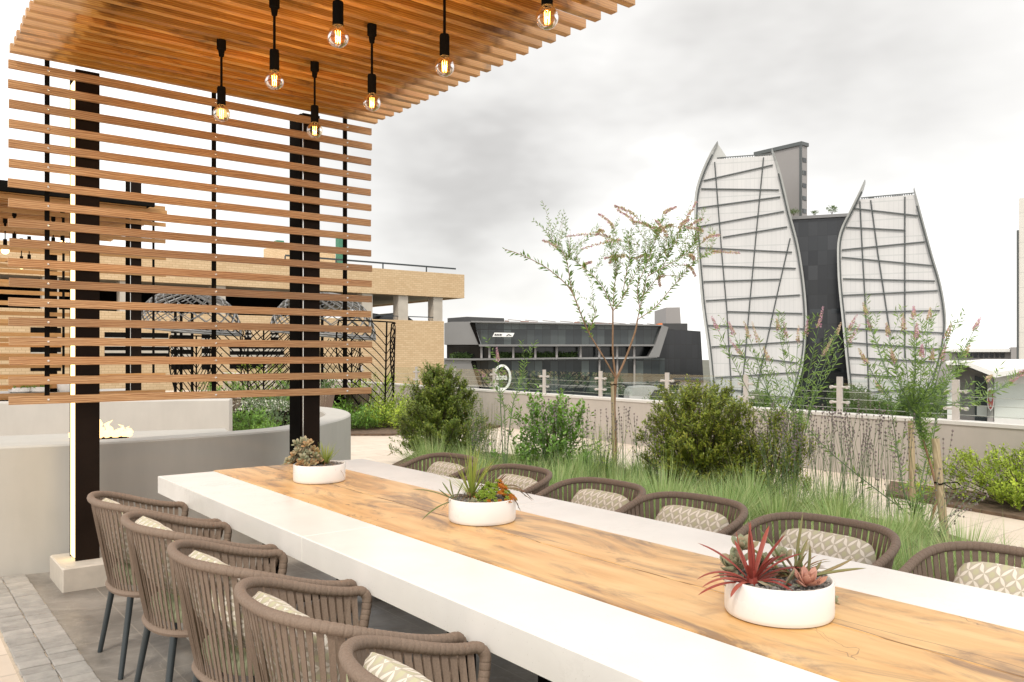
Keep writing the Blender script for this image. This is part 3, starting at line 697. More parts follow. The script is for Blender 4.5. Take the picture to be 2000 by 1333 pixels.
    for (sx, sy) in ((-1, -1), (1, -1), (1, 1), (-1, 1)):
        m = MB(); m.tube([(sx*.165, sy*.13, .365), (sx*.215, sy*.185, .0)], [.0155, .0115], 12); m.build('leg', M['leg'], t, True)
    return t
CH = 'woven rope chairs round the long table'
near = [(4.18, 'brown rope armchair on the left side of the table, beside the lit post'),
        (3.51, 'brown rope armchair on the left side, second from the lit post'),
        (2.83, 'brown rope armchair on the left side of the table, third from the lit post'),
        (2.17, 'brown rope armchair on the left side, fourth from the lit post'),
        (1.50, 'brown rope armchair cut by the bottom edge of the picture, fifth from the lit post')]
far = [(4.50, 'brown rope armchair across the table in front of the conical bush, farthest away'),
       (3.77, 'brown rope armchair across the table behind the middle succulent bowl'),
       (3.06, 'brown rope armchair across the table, third from the far end, patterned cushion on its right'),
       (2.46, 'brown rope armchair across the table in front of the rounded bush'),
       (1.79, 'brown rope armchair across the table behind the red bromeliad bowl, widest cushion fully in view'),
       (1.10, 'brown rope armchair across the table at the right edge of the picture')]
proto = make_chair(near[0][1], CH)
cr = random.Random(11)
def place(y, lab, x, rz, first=False):
    c = proto if first else copy_tree(proto)
    c.location = (x, y, .004); c.rotation_euler = (0, 0, rz+cr.uniform(-.05, .05)); c['label'] = lab; return c
for i, (y, lab) in enumerate(near):
    c = place(y, lab, 1.062, R(-90), i == 0)
for (y, lab) in far: place(y, lab, 2.848, R(90))
k = 0
for c in [o for o in SC.objects if o.name.startswith('rope_chair') and o.location.x < 1.5]:
    for ch in c.children:
        if ch.name.startswith('back_cushion'): ch.location = (.03*((k*7) % 3-1), -.02, .03+.010*((k*5) % 3-1)); k += 1

UPV = Vector((0, 0, 1)); p = G(763, 891, .7515)
t = thing('fallen_leaf', 'small dry curled leaf lying on the far white slab end', 'leaf', p); m = MB(); m.fleshy(Vector((-.03, 0, .004)), Vector((1, .45, .12)), UPV, .075, .016, .002, .5); m.build('blade', M['straw'], t)
# ================================================================ FIRE PIT + CURVED WALLS
def smoothline(pts, k=6):
    out = []; P = [Vector(p) for p in pts]
    for i in range(len(P)-1):
        p0 = P[max(0, i-1)]; p1 = P[i]; p2 = P[i+1]; p3 = P[min(len(P)-1, i+2)]
        for j in range(k):
            t = j/k; out.append(.5*((2*p1)+(p2-p0)*t+(2*p0-5*p1+4*p2-p3)*t*t+(3*p1-3*p2+p3-p0)*t**3))
    out.append(P[-1]); return out
def curved(line, th, z0, z1, bev=.012):
    m = MB(); n = len(line); A = []; B = []
    for i, p in enumerate(line):
        t = (line[min(n-1, i+1)]-line[max(0, i-1)]).normalized(); nn = Vector((-t.y, t.x)); A.append(p); B.append(p+nn*th)
    rows = [[(p.x, p.y, z0) for p in A], [(p.x, p.y, z1-bev) for p in A], [(p.x+(q.x-p.x)*bev/th, p.y+(q.y-p.y)*bev/th, z1) for p, q in zip(A, B)],
            [(q.x+(p.x-q.x)*bev/th, q.y+(p.y-q.y)*bev/th, z1) for p, q in zip(A, B)], [(q.x, q.y, z1-bev) for q in B], [(q.x, q.y, z0) for q in B]]
    for a, b_ in zip(rows, rows[1:]): m.strip(a, b_)
    for e in (0, n-1): m.add([rw[e] for rw in rows], [tuple(range(6))])
    # fix shading of separate strips by merging
    return m
fw = smoothline([(-2.2, 8.3), (-1.2, 7.35), (-.3, 6.72), (.40, 6.38), (1.04, 6.21), (1.70, 6.17), (2.65, 6.36), (3.30, 6.88), (3.80, 7.52), (4.06, 8.1), (4.18, 8.7), (4.15, 9.2)], 8)
o = curved(fw, .26, -.05, .855).build('fire_pit_wall', M['plaster'], smooth=True, org=(1.5, 6.2, 0))
tag(o, 'curved grey rendered wall sweeping round behind the table end', 'wall')
bw = smoothline([(-.8, 10.6), (.2, 10.5), (1.1, 10.25), (2.1, 9.85), (3.2, 9.32)], 8)
o = curved(bw, .3, -.05, .955).build('seat_wall', M['pale'], smooth=True, org=(1.5, 9.9, 0)); tag(o, 'pale low wall behind the flames, its square end facing the right post', 'wall')
fp = thing('fire_pit', 'grey slab fire pit with small flames behind the curved wall', 'fire pit', (1.2, 7.1, 0))
m = MB(); m.polyz(ccw([(-.9, 7.15), (-.2, 6.95), (.7, 6.62), (1.5, 6.47), (2.3, 6.55), (2.5, 7.4), (1.4, 7.7), (0, 8.0), (-.7, 7.9)]), 0, .80); m.build('slab', M['plaster'], fp, org=fp.location)
m = MB(); m.tube([(1.25, 7.02, .79), (1.6, 6.98, .79)], .03, 8); m.build('burner', M['black'], fp, org=fp.location)
m = MB(); r = random.Random(8)
for k in range(16):
    x = 1.22+.025*k*1.0+r.uniform(-.01, .01); yy = 7.0+r.uniform(-.05, .05); h = r.uniform(.07, .16)*(1.15-.5*abs(k-5)/9)
    pts = [Vector((x+.012*math.sin(q*1.7+k)*q/3, yy, .815+h*q/6)) for q in range(7)]; m.tube(pts, [.018, .030, .026, .020, .014, .008, .001], 6)
m.build('flame', M['flame'], fp, True, org=fp.location)
# ================================================================ SUCCULENT BOWLS
def bowl(x, y, label):
    t = thing('succulent_bowl', label, 'planter bowl', (x, y, .752), 0, 'white succulent bowls on the table'); rr = .143; h = .098
    m = MB(); m.lathe([(0, 0), (rr-.012, 0), (rr-.004, .003), (rr-.0005, .010), (rr, .016), (rr, h-.003), (rr-.002, h), (rr-.006, h), (rr-.008, h-.003), (rr-.008, .075), (0, .075)], (0, 0, 0), 64); m.build('bowl', M['white'], t, True)
    m = MB(); r = random.Random(int(x*100+y*10)); m.lathe([(0, .088), (rr-.0085, .085), (rr-.0085, .078), (0, .078)], (0, 0, 0), 24)
    for k in range(620):
        a = r.uniform(0, 6.28); q = (rr-.014)*math.sqrt(r.random()); s = r.uniform(.003, .0062)
        m.ball((q*math.cos(a), q*math.sin(a), .089+r.uniform(-.002, .004)), s, 5, 3, (1, r.uniform(.7, 1), .75))
    m.build('gravel', M['gravel'], t); return t, r
RV = Vector((math.cos(YAW), -math.sin(YAW), 0)); FV = Vector((math.sin(YAW), math.cos(YAW), 0)); UP = Vector((0, 0, 1))
def loc(r_, f_, z): return RV*r_+FV*f_+UP*z           # right / away / up, for placing plants in a bowl
def rosette(m, c, n, l, w, t, r, tilt0=.15, axis=UP, curl=.7, lay=3):
    c = Vector(c); ax = Vector(axis).normalized(); e1 = ax.orthogonal().normalized(); e2 = ax.cross(e1)
    for k in range(n):
        a = k*2.39996; q = (k+.5)/n; el = tilt0+(1-q)*0+q*1.25; ll = l*(1.05-.55*q)
        d = (e1*math.cos(a)+e2*math.sin(a))*math.cos(el)+ax*math.sin(el)
        nrm = ax*math.cos(el)-(e1*math.cos(a)+e2*math.sin(a))*math.sin(el)
        m.fleshy(c, d, nrm, ll*r.uniform(.9, 1.1), w*(1-.35*q), t, curl)
def airplant(m, c, n, l, w, t, r, lo=.1, hi=1.4, curl=-1.3, ax=UP, asym=None):
    c = Vector(c)
    for k in range(n):
        a = k*2.39996+r.uniform(-.2, .2); q = (k+.5)/n; el = lo+(hi-lo)*q
        d = Vector((math.cos(a), math.sin(a), 0))*math.cos(el)+Vector(ax)*math.sin(el)
        m.fleshy(c+UP*.02*q, d, UP*math.cos(el)-Vector((math.cos(a), math.sin(a), 0))*math.sin(el), l*r.uniform(.75, 1.15), w, t, curl*r.uniform(.6, 1.3), 5, 8)
# --- nearest bowl
t, r = bowl(1.944, 1.31, 'white bowl with a red bromeliad and peach rosette, nearest and largest of the three')
m = MB(); c = loc(-.082, -.035, .075)
for (dr, df, dz, l, cu) in ((-.9, -.1, .55, .150, -1.25), (-1, .2, .9, .16, -1.5), (-.45, .1, 1.1, .15, .25), (.05, .15, 1.2, .12, .3), (.5, .1, 1.0, .165, -.35), (.75, -.1, 1.0, .16, -.7), (.9, .1, .75, .17, -1.0), (1, -.3, .75, .18, -2.2), (.7, -.6, .6, .15, -1.6), (-.6, -.5, .5, .11, -1.6), (-.25, -.5, 1.1, .10, -.7), (.25, -.4, 1.1, .12, -.6), (-.8, .5, .6, .12, -1.2), (.3, .6, .7, .13, -1.0), (-.2, .5, 1.0, .13, -.3), (-.55, -.2, .25, .09, -.3), (.5, .2, .2, .09, -.2), (.15, -.1, 1.5, .17, .4), (-.15, .2, 1.5, .17, .3), (.35, .3, 1.2, .17, -.3), (-.7, .3, 1.0, .18, -.7), (.6, .4, .8, .16, -.9), (-1, -.3, .35, .17, -.9)):
    d = loc(dr, df, dz).normalized(); side = d.cross(UP); nrm = side.cross(d)
    m.fleshy(c+UP*.01, d, nrm, l, .017, .005, cu*1.0, 6, 12)
m.tube([c-UP*.01, c+UP*.05], [.017, .012], 8)
m.build('red_bromeliad', M['red'], t, True)
m = MB(); rosette(m, loc(.050, -.075, .096), 19, .060, .030, .007, r, .12, (loc(.10, -.25, 1))); m.build('peach_rosette', M['peach'], t, True)
m = MB()
for (a_, f_, z_, s_) in ((-.10, .05, .12, .055), (-.075, .085, .155, .05), (-.12, .03, .075, .045), (-.02, .08, .11, .045), (.035, .075, .13, .04), (-.11, .075, .10, .05)):
    rosette(m, loc(a_, f_, z_), 14, s_, .034, .007, r, .0, loc(r.uniform(-.5, .5), -.4, 1))
m.build('grey_succulent', M['succ'], t, True)
m = MB(); 
for (dr, df, dz, l) in ((-1, -.1, .12, .075), (1, -.2, .12, .085), (.3, -.2, .5, .06)):
    d = loc(dr, df, dz).normalized(); m.fleshy(loc(-.005, -.055, .085), d, UP, l, .032, .012, .3)
m.build('paddle_succulent', M['succ'], t, True)
m = MB()
for (c0, ds) in ((loc(.045, .02, .08), ((.15, 0, 1, .19, 0), (-.45, .1, 1, .17, -.3), (-.9, 0, .85, .16, -.2), (.9, -.1, .30, .20, -.25), (1, .1, .2, .19, .3), (.4, .3, .9, .13, -.2), (-.6, .3, .6, .14, -.3), (.1, -.3, .8, .10, -.4))), (loc(.085, .03, .08), ((.25, 0, 1, .10, .3), (-.3, 0, 1, .12, .2), (.8, 0, .7, .07, .4)))):
    for (dr, df, dz, l, cu) in ds:
        d = loc(dr, df, dz).normalized(); m.fleshy(c0, d, d.cross(UP).cross(d), l, .014, .009, cu, 5, 8)
m.build('aloe', M['aloe'], t, True)
m = MB()
for k in range(60):
    a = r.uniform(0, 6.28); d = loc(math.cos(a), math.sin(a)*.6, r.uniform(.1, 1)).normalized(); m.fleshy(loc(.06, .03, .085), d, d.cross(UP).cross(d), r.uniform(.05, .13), .006, .003, -.9, 4, 6)
m.build('bronze_air_plant', M['redgreen'], t, True)
m = MB(); rosette(m, loc(.155, .03, .028), 12, .03, .014, .006, r, .0, loc(1, 0, .2)); m.build('trailing_rosette', M['succ'], t, True)
# --- middle bowl
t, r = bowl(2.05, 2.83, 'white bowl with spiky air plants and orange and green sedum, middle of the three')
m = MB()
for k in range(64):
    a = r.uniform(0, 6.28); e = r.uniform(.6, 1.5); d = loc(math.cos(a)*math.cos(e), math.sin(a)*math.cos(e)*.8, math.sin(e)).normalized()
    m.blade(loc(-.045, .01, .09), d, r.uniform(.16, .26), .008, .45*r.uniform(.3, 1.6), 7)
m.build('spiky_air_plant', M['spiky'], t)
m = MB()
for k in range(22):
    a = r.uniform(0, 6.28); e = r.uniform(.35, 1.0); d = loc(math.cos(a)*math.cos(e), math.sin(a)*math.cos(e)*.8, math.sin(e)).normalized(); m.fleshy(loc(-.05, .0, .085), d, d.cross(UP).cross(d), r.uniform(.12, .17), .005, .003, -2.1, 4, 9)
for (dr, df, dz, l, cu) in ((.9, -.1, 1, .20, -2.3), (1, .2, .9, .21, -2.0), (.4, -.2, 1.3, .12, -.6), (.2, 0, 1.2, .12, -.8), (.7, .4, 1, .17, -1.8), (-.3, -.2, 1, .10, -1.4), (1, -.5, .7, .17, -2.2)):
    d = loc(dr, df, dz).normalized(); m.fleshy(loc(.045, .0, .10), d, d.cross(UP).cross(d), l, .013, .006, cu, 5, 10)
m.build('bronze_air_plant', M['redgreen'], t, True)
m = MB(); m2 = MB()
for k in range(110):
    a = r.uniform(0, 6.28); q = math.sqrt(r.random()); xr = .055+.085*q*math.cos(a); xf = .075*q*math.sin(a)-.015; z = .088+.085*(1-q*q)*r.uniform(.6, 1)
    org_ = (xr > .07 and xf < .0 and r.random() < .85) or (z < .105 and r.random() < .55)
    rosette(m2 if org_ else m, loc(xr, xf-.01, z), 13, .0175, .0065, .005, r, .0, loc(xr*6, xf*6-.3, 1), .3)
m.build('green_sedum', M['sedum'], t, True); sd = m2.build('orange_sedum', M['sedumo'], t, True)
m = MB(); rosette(m, loc(-.035, -.088, .086), 26, .032, .016, .006, r, .0, loc(0, -.35, 1)); m.build('pale_rosette', M['succ'], t, True)
m = MB()
for (dr, df, dz, l, cu) in ((-1, 0, .55, .19, -.55), (-.9, -.3, .6, .09, .2), (-.3, -.2, 1, .10, .2), (.4, 0, 1, .09, -.1), (-1, -.5, -.15, .17, -.7), (-.6, .3, .8, .10, 0)):
    d = loc(dr, df, dz).normalized(); m.fleshy(loc(-.115, -.02, .085), d, d.cross(UP).cross(d), l, .011, .007, cu, 5, 8)
m.build('aloe', M['aloe'], t, True)
# --- far bowl
t, r = bowl(1.975, 4.28, 'white bowl with a grey green jade succulent and a grassy tuft, farthest of the three')
m = MB(); m2 = MB()
for k in range(60):
    a = r.uniform(0, 6.28); q = math.sqrt(r.random()); xr = -.085+.10*q*math.cos(a); xf = .075*q*math.sin(a)-.01; z = .09+.15*(1-q*q)*r.uniform(.2, 1)
    rosette(m if (z > .12 or xr < -.1) and r.random() < .8 else m2, loc(xr, xf, z), 9, .036, .026, .006, r, .1, loc(xr*5+.3, xf*4-.5, .8), .3)
m.build('jade_succulent', M['succ'], t, True); m2.build('tan_succulent', M['succb'], t, True)
m = MB()
for k in range(80):
    a = r.uniform(0, 6.28); e = r.uniform(.7, 1.5); d = loc(math.cos(a)*math.cos(e), math.sin(a)*math.cos(e), math.sin(e)).normalized(); m.blade(loc(.035, 0, .085), d, r.uniform(.10, .165), .006, .25*r.uniform(.2, 1.5), 6)
m.build('grassy_tuft', M['spiky'], t)
m = MB()
for k in range(18):
    a = r.uniform(0, 6.28); d = loc(math.cos(a), math.sin(a)*.8, r.uniform(.3, .9)).normalized(); m.blade(loc(.035, 0, .085), d, r.uniform(.12, .19), .0055, 2.0*r.uniform(.7, 1.2), 9)
rosette(m, loc(.035, -.01, .08), 18, .03, .012, .004, r, .2)
m.build('bronze_blades', M['redgreen'], t)
# ================================================================ PLANTS
def shrub(name, label, cat, base, rx, ry, h, prof, ntw, leafs, ll, mat, r, group=None, stems=9, stemmat='bark2', lw=.45, up=.55, shoot=.12, nl=12, z0=.0, leaders=0, lr=.12):
    """prof(t) gives the radius share at height share t"""
    t = thing(name, label, cat, base, 0, group); m = MB(); ms = MB(); ph = [r.uniform(0, 6.28) for _ in range(6)]
    def lump(a, z): return 1+.16*math.sin(3*a+ph[0]+4*z)+.14*math.sin(6*a+ph[1]-9*z)+.10*math.sin(11*a+ph[2]+15*z)
    LD = []
    for k in range(leaders):
        tt = .12+.88*(k+.5)/leaders; a = k*2.39996+r.uniform(-.3, .3); pr = prof(tt)*lump(a, tt)*r.uniform(.75, 1.12); c_ = Vector((math.cos(a)*rx*pr, math.sin(a)*ry*pr, h*tt*r.uniform(.95, 1.08))); LD.append(c_)
        ms.tube([Vector((c_.x*.05, c_.y*.05, -.03)), Vector((c_.x*.45, c_.y*.45, c_.z*.42)), c_], [.008*h+.002, .006*h+.002, .002], 4)
    for k in range(stems):
        a = r.uniform(0, 6.28); q = r.uniform(.2, .8); tt = r.uniform(.5, .95); rr = prof(tt)*q
        p = [Vector((math.cos(a)*rx*.06, math.sin(a)*ry*.06, -.03)), Vector((math.cos(a)*rx*rr*.45, math.sin(a)*ry*rr*.45, h*tt*.4)), Vector((math.cos(a)*rx*rr, math.sin(a)*ry*rr, h*tt))]
        ms.tube(p, [.018*h, .012*h, .004*h], 5)
    for k in range(ntw):
        tt = r.random()**.85; a = r.uniform(0, 6.28); dep = 1-.55*r.random()**1.6; pr = prof(tt)*lump(a, tt)*dep
        p = Vector((math.cos(a)*rx*pr, math.sin(a)*ry*pr, z0+h*tt*r.uniform(.97, 1.02)))
        if leaders and r.random() < .88:
            c_ = LD[r.randrange(leaders)]; f_ = 1-r.random()**1.5*.75; sp_ = lr*(1.25-f_)
            p = Vector((c_.x*f_, c_.y*f_, z0+c_.z*(f_**.8)))+Vector((r.gauss(0, 1), r.gauss(0, 1), r.gauss(0, .6)))*sp_*.7
            if p.z < .03: p.z = r.uniform(.03, .15)
            a = math.atan2(p.y, p.x); dep = f_
        d = Vector((math.cos(a)*(1-up), math.sin(a)*(1-up), up+.25*tt))+Vector((r.uniform(-.35, .35), r.uniform(-.35, .35), r.uniform(-.2, .35))); d.normalize()
        L_ = shoot*r.uniform(.5, 1.5)*(1.6 if r.random() < .10 else 1)
        if dep > .8: ms.tube([p-d*L_*.6, p+d*L_*.9], [.0025, .001], 3, False)
        for j in range(nl):
            s = -.4+1.4*j/nl; ang = r.uniform(0, 6.28); e1 = d.orthogonal().normalized(); e2 = d.cross(e1); o_ = e1*math.cos(ang)+e2*math.sin(ang)
            ld = (d*.6+o_).normalized(); m.leaf(p+d*L_*s, ld, (d-o_*.3+Vector((r.uniform(-.4, .4), r.uniform(-.4, .4), .4))).normalized(), ll*r.uniform(.6, 1.3), ll*lw*r.uniform(.8, 1.2))
    ms.build('stem', M[stemmat], t); m.build('foliage', M[mat], t); return t
r = random.Random(21)
shrub('conical_bush', 'dark green conical bush with ragged top behind the farthest chair', 'bush', (6.02, 9.28, .05), .66, .66, 1.22, lambda t: (math.sin(min(1, t*2.3+.35)*math.pi/2))*(1-t)**.62*1.12+.07, 2900, 0, .040, 'box', r, shoot=.085, nl=13, leaders=46, lr=.15)
shrub('round_bush', 'dense rounded bush with olive and bronze leaves, right of the slender tree', 'bush', (6.74, 5.46, .05), .58, .58, 1.06, lambda t: (max(0, 1-(abs(t-.42)/.60)**2.6))**.5*1.0, 3400, 0, .036, 'box2', r, shoot=.075, nl=13, leaders=90, lr=.17)
shrub('loose_bush', 'loose bright green bush with broad leaves left of the slender tree trunk', 'bush', (6.25, 7.25, .05), .62, .62, .88, lambda t: .92*(1-t*.55), 330, 0, .07, 'mid', r, shoot=.14, nl=11, stems=8, stemmat='bark2', up=.7, leaders=22, lr=.20)
shrub('lime_bush', 'low lime green bush against the parapet at the right edge', 'bush', (wallx(3.2)-.66, 3.10, .03), .62, .9, .52, lambda t: (max(0, 1-(abs(t-.35)/.68)**2.4))**.5, 1500, 0, .034, 'lime', r, shoot=.06, nl=11, leaders=60, lr=.16)
shrub('side_bush', 'small bronze green bush tucked behind the right of the rounded bush', 'bush', (7.0, 4.85, .05), .42, .42, .80, lambda t: (max(0, 1-(abs(t-.4)/.62)**2.4))**.5, 900, 0, .036, 'box2', r, shoot=.09, nl=10, up=.7, leaders=24, lr=.14)
# far bed between the lattice screens and the parapet
fb = [((8.2, 14.3), .75, .75, .45, 'lime', 'yellow green mound at the front of the far bed beside the parapet'), ((7.3, 14.5), .7, .6, .42, 'mid', 'fresh green low mound beside the curved wall end'), ((8.6, 15.8), .8, .8, .95, 'lime', 'feathery yellow green shrub against the parapet far end'),
      ((7.1, 15.7), .7, .7, .85, 'grey_green', 'grey green shrub growing through the right lattice screen'), ((9.3, 14.4), .55, .55, .62, 'mid', 'green bush in the far bed, half hidden by the conical bush'), ((6.3, 15.4), .6, .6, .6, 'mid', 'green shrub between the curved wall and the second lattice screen'), ((7.6, 17.2), .8, .8, 1.0, 'mid', 'tall green shrub behind the yellow green mounds')]
for (p, rx, ry, h, mt, lab) in fb:
    shrub('mound_shrub', lab, 'shrub', (p[0], p[1], .04), rx, ry, h, lambda t: (max(0, 1-(abs(t-.3)/.72)**2.2))**.5, 420, 0, .06, mt, r, 'shrubs in the far bed', shoot=.14, nl=9, stems=5, leaders=20, lr=.3)
for (u, v, d, rx, h, mt, lab) in ((480, 815, 13.5, .32, .5, 'mid', 'small white flowered plant on the paving behind the pale low wall'), (540, 790, 14.8, .7, .75, 'grey_green', 'silver leaved plant spilling over the dark planter'), (600, 790, 16.5, .8, 1.0, 'mid', 'green shrub behind the right black post, in the dark planter row'), (445, 780, 16.5, .8, .95, 'mid', 'yellowish green shrub behind the end of the pale low wall'), (350, 780, 15.8, .6, .62, 'box', 'dark green shrub behind the pale low wall centre'), (525, 835, 12.6, .22, .3, 'mid', 'smallest green plant on the paving inside the curved wall'),
                                  (505, 765, 18.5, .8, 1.25, 'lime', 'tall yellowish shrub under the right lattice pod'), (270, 775, 15.5, .5, .5, 'grey_green', 'low grey green plant behind the pale low wall left part')):
    p = S(u, v, d); shrub('planter_shrub', lab, 'shrub', (p.x, p.y, .02), rx, rx, h, lambda t: (max(0, 1-(abs(t-.35)/.70)**2.2))**.5, 380, 0, .055, mt, r, 'shrubs in the planter row', shoot=.12, nl=9, stems=4, leaders=16, lr=.25)
def inpoly(x, y, P):
    c = False; j = len(P)-1
    for i in range(len(P)):
        if (P[i][1] > y) != (P[j][1] > y) and x < (P[j][0]-P[i][0])*(y-P[i][1])/(P[j][1]-P[i][1])+P[i][0]: c = not c
        j = i
    return c
# lavender drift
m = MB(); r = random.Random(31); cl = []
while len(cl) < 88:
    x = r.uniform(3.8, 7.0); y = r.uniform(.2, 9.2)
    if inpoly(x, y, [(3.85, .0), (3.85, 5.2), (4.6, 7.4), (5.4, 8.7), (6.5, 8.0), (6.9, 6.4), (6.6, 4.3), (6.35, 3.2), (5.6, 1.9), (5.0, .3)]) and all((x-a)**2+(y-b_)**2 > .115 for a, b_ in cl) and (x-6.62)**2+(y-5.52)**2 > .22: cl.append((x, y))
    if r.random() < .002: break
for (x, y) in cl:
    dd = math.hypot(x, y); hh = r.uniform(.26, .52); lx_, ly_ = r.uniform(-.25, .25), r.uniform(-.25, .25); n = int(560 if dd < 7 else 420)
    for k in range(n):
        a = r.uniform(0, 6.28); q = r.random()**.6; e = 1.5-.95*q+r.uniform(-.1, .1); d = Vector((math.cos(a)*math.cos(e)+lx_, math.sin(a)*math.cos(e)+ly_, math.sin(e)))
        b_ = Vector((x+.13*q*math.cos(a), y+.13*q*math.sin(a), .04)); l = hh*r.uniform(.5, 1.15)*(1.25 if r.random() < .05 else 1)
        m.blade(b_, d, l, .0062, .3*r.random(), 3)
m.build('lavender_foliage', M['lav'], org=(5.2, 4, 0)); o = bpy.data.objects['lavender_foliage']; tag(o, 'drift of fine grey green lavender foliage behind the far chairs', 'lavender', kind='stuff')
# lavender flower stalks and seed heads
m = MB(); ms = MB()
def stalk(b_, h, lean, heads=5):
    top = b_+Vector((lean[0], lean[1], h)); mid = b_.lerp(top, .5)+Vector((lean[0]*-.12, lean[1]*-.12, 0)); pts = [b_, mid, top]; m.tube(pts, [.0022, .0018, .0012], 3, False)
    for k in range(heads):
        f = 1-.052*k*(1+.1*k)*.55/h; p = b_.lerp(top, f); s = r.uniform(.0065, .0095)*(1.0-.04*k)
        ms.ball(p, s, 5, 3, (1, 1, 1.25))
for (u0, u1, dn, d0, d1, h0, h1) in ((1040, 1250, 44, 7.6, 9.2, .65, .95), (1200, 1300, 14, 7.4, 8.6, .6, .9), (1500, 1700, 74, 6.6, 8.6, .62, 1.0), (1600, 1770, 56, 6.4, 7.9, .6, .95), (1700, 1850, 16, 5.9, 7.0, .45, .85), (930, 1040, 14, 8.4, 9.4, .5, .75), (1480, 1600, 40, 7.0, 8.5, .6, .9)):
    for k in range(dn):
        u = r.uniform(u0, u1); d = r.uniform(d0, d1); p = S(u, HZ, d); p.z = .05; la = r.uniform(0, 6.28); lr = r.uniform(.02, .22); stalk(p, r.uniform(h0, h1), (lr*math.cos(la), lr*math.sin(la)), r.randint(3, 7))
for (u, v, d, n) in ((1820, 1030, 6.3, 16),):
    for k in range(n):
        p = S(u+r.uniform(-25, 25), v, d+r.uniform(-.3, .3)); p.z = .05; a = r.uniform(-1.2, .9); lr = r.uniform(.15, .5); dv = RV*math.cos(a)+FV*math.sin(a); stalk(p, r.uniform(.25, .62), (lr*dv.x, lr*dv.y), r.randint(4, 8))
m.build('lavender_stalks', M['grey_green'], org=(6, 5, 0)); tag(bpy.data.objects['lavender_stalks'], 'thin upright lavender flower stalks rising in front of the parapet', 'flower stalks', kind='stuff')
ms.build('seed_heads', M['seed'], org=(6, 5, 0)); tag(bpy.data.objects['seed_heads'], 'dark round seed heads strung along the lavender stalks', 'seed heads', kind='stuff')
# weeds: straw coloured and green airy stems left of the tree
def airy(name, label, cat, base, n, h, spread, mat, r, lf=.035, group=None):
    t = thing(name, label, cat, base, 0, group); ms = MB(); m = MB()
    for k in range(n):
        a = r.uniform(0, 6.28); q = r.uniform(.1, 1)*spread; hh = h*r.uniform(.55, 1); top = Vector((q*math.cos(a), q*math.sin(a), hh)); b_ = Vector((top.x*.3, top.y*.3, -.02)); pts = [b_, b_.lerp(top, .5)+Vector((0, 0, .05)), top]; ms.tube(pts, [.003, .0022, .0012], 3, False)
        for j in range(16):
            f = .25+.75*j/16; p = b_.lerp(top, f)+Vector((0, 0, .05*math.sin(f*3.14))); aa = r.uniform(0, 6.28); d = Vector((math.cos(aa), math.sin(aa), r.uniform(.2, .9))).normalized(); m.leaf(p, d, Vector((0, 0, 1)), lf*r.uniform(.6, 1.2), lf*.28)
    ms.build('stem', M['grey_green'], t); m.build('foliage', M[mat], t); return t
p = G(990, 900); airy('dry_weeds', 'straw coloured dry weed stems between the conical bush and the loose bush', 'weeds', (6.1, 8.25, .05), 46, .92, .42, 'straw', r)
airy('pale_weeds', 'pale green airy weeds left of the rounded bush, right of the trunk', 'weeds', (6.35, 6.5, .05), 40, .68, .36, 'lime', r)
airy('airy_plant', 'yellow green airy plant just right of the conical bush', 'weeds', (6.3, 8.9, .05), 46, .70, .40, 'lime', r)
airy('stake_weeds', 'little green weeds round the foot of the leaning stake', 'weeds', (6.72, 3.25, .05), 26, .30, .20, 'mid', r)
# ================================================================ SLENDER FLOWERING TREE
def slender_leaves(m, pts, r, l=.078, dens=1.25, f0=.0, w=.0165):
    ph_ = r.uniform(0, 6)
    for i in range(len(pts)-1):
        a, b_ = pts[i], pts[i+1]; n = max(1, int((b_-a).length/.013*dens)); d = (b_-a).normalized(); e1 = d.orthogonal().normalized(); e2 = d.cross(e1)
        for k in range(n):
            if (i+k/n)/(len(pts)-1) < f0 or math.sin((i+k/n)*2.3+ph_)+r.uniform(-.9, .9) < -.75: continue
            ang = r.uniform(0, 6.28); o_ = e1*math.cos(ang)+e2*math.sin(ang); ld = (d*r.uniform(.5, 1.1)+o_).normalized(); m.leaf(a.lerp(b_, k/n), ld, (o_.cross(d)+o_*.4).normalized(), l*r.uniform(.6, 1.25), w)
def spike(m, p0, d, L_, r, droop=.9, rad=.011, m2=None):
    d = Vector(d).normalized(); p = Vector(p0); n = 16
    for k in range(n):
        q = k/n
        for j in range(5):
            o_ = Vector((r.uniform(-1, 1), r.uniform(-1, 1), r.uniform(-1, 1))).normalized(); tgt = m2 if (m2 is not None and r.random() < .55-.5*q) else m
            tgt.leaf(p+o_*rad*(1-.65*q)*.4, (o_+d*.4).normalized(), o_.orthogonal().normalized(), rad*1.5*(1-.4*q), rad*.95)
        p = p+d*L_/n; d = (d+Vector((0, 0, -droop/n))).normalized()
    return p
def px(seq, r, jit=.10, d0=10.0, df=None):
    out = []; z = r.uniform(-1, 1)*.0
    for i, s in enumerate(seq): out.append(S(s[0], s[1], d0+(s[2] if len(s) > 2 else 0)))
    return out
r = random.Random(44); D0 = 10.0
base = S(1203, 905, D0); base.z = .05
tr = thing('slender_tree', 'slender young tree with narrow leaves and drooping pink flower spikes', 'tree', base); O = base
wd = MB(); lf = MB(); fl = MB(); dr = MB()
trunk = smoothline([base, S(1201, 840, D0), S(1199, 790, D0), S(1203, 740, D0)], 4); wd.tube(trunk, [.021]*len(trunk), 8)
def br(seq, r0, r1, leaf=True, f0=.2, dens=1.0):
    p = smoothline([S(*(s if len(s) == 3 else (s[0], s[1], D0))) for s in seq], 4); n = len(p); wd.tube(p, [r0+(r1-r0)*i/(n-1) for i in range(n)], 6)
    if leaf: slender_leaves(lf, p, r, f0=f0, dens=dens)
    return p
forks = []
br([(1203, 742), (1197, 690, 9.95), (1197, 640, 9.95), (1197, 608, 9.95)], .013, .009, False)
br([(1203, 742), (1222, 700, 10.05), (1240, 650, 10.05), (1245, 625, 10.05)], .014, .009, False)
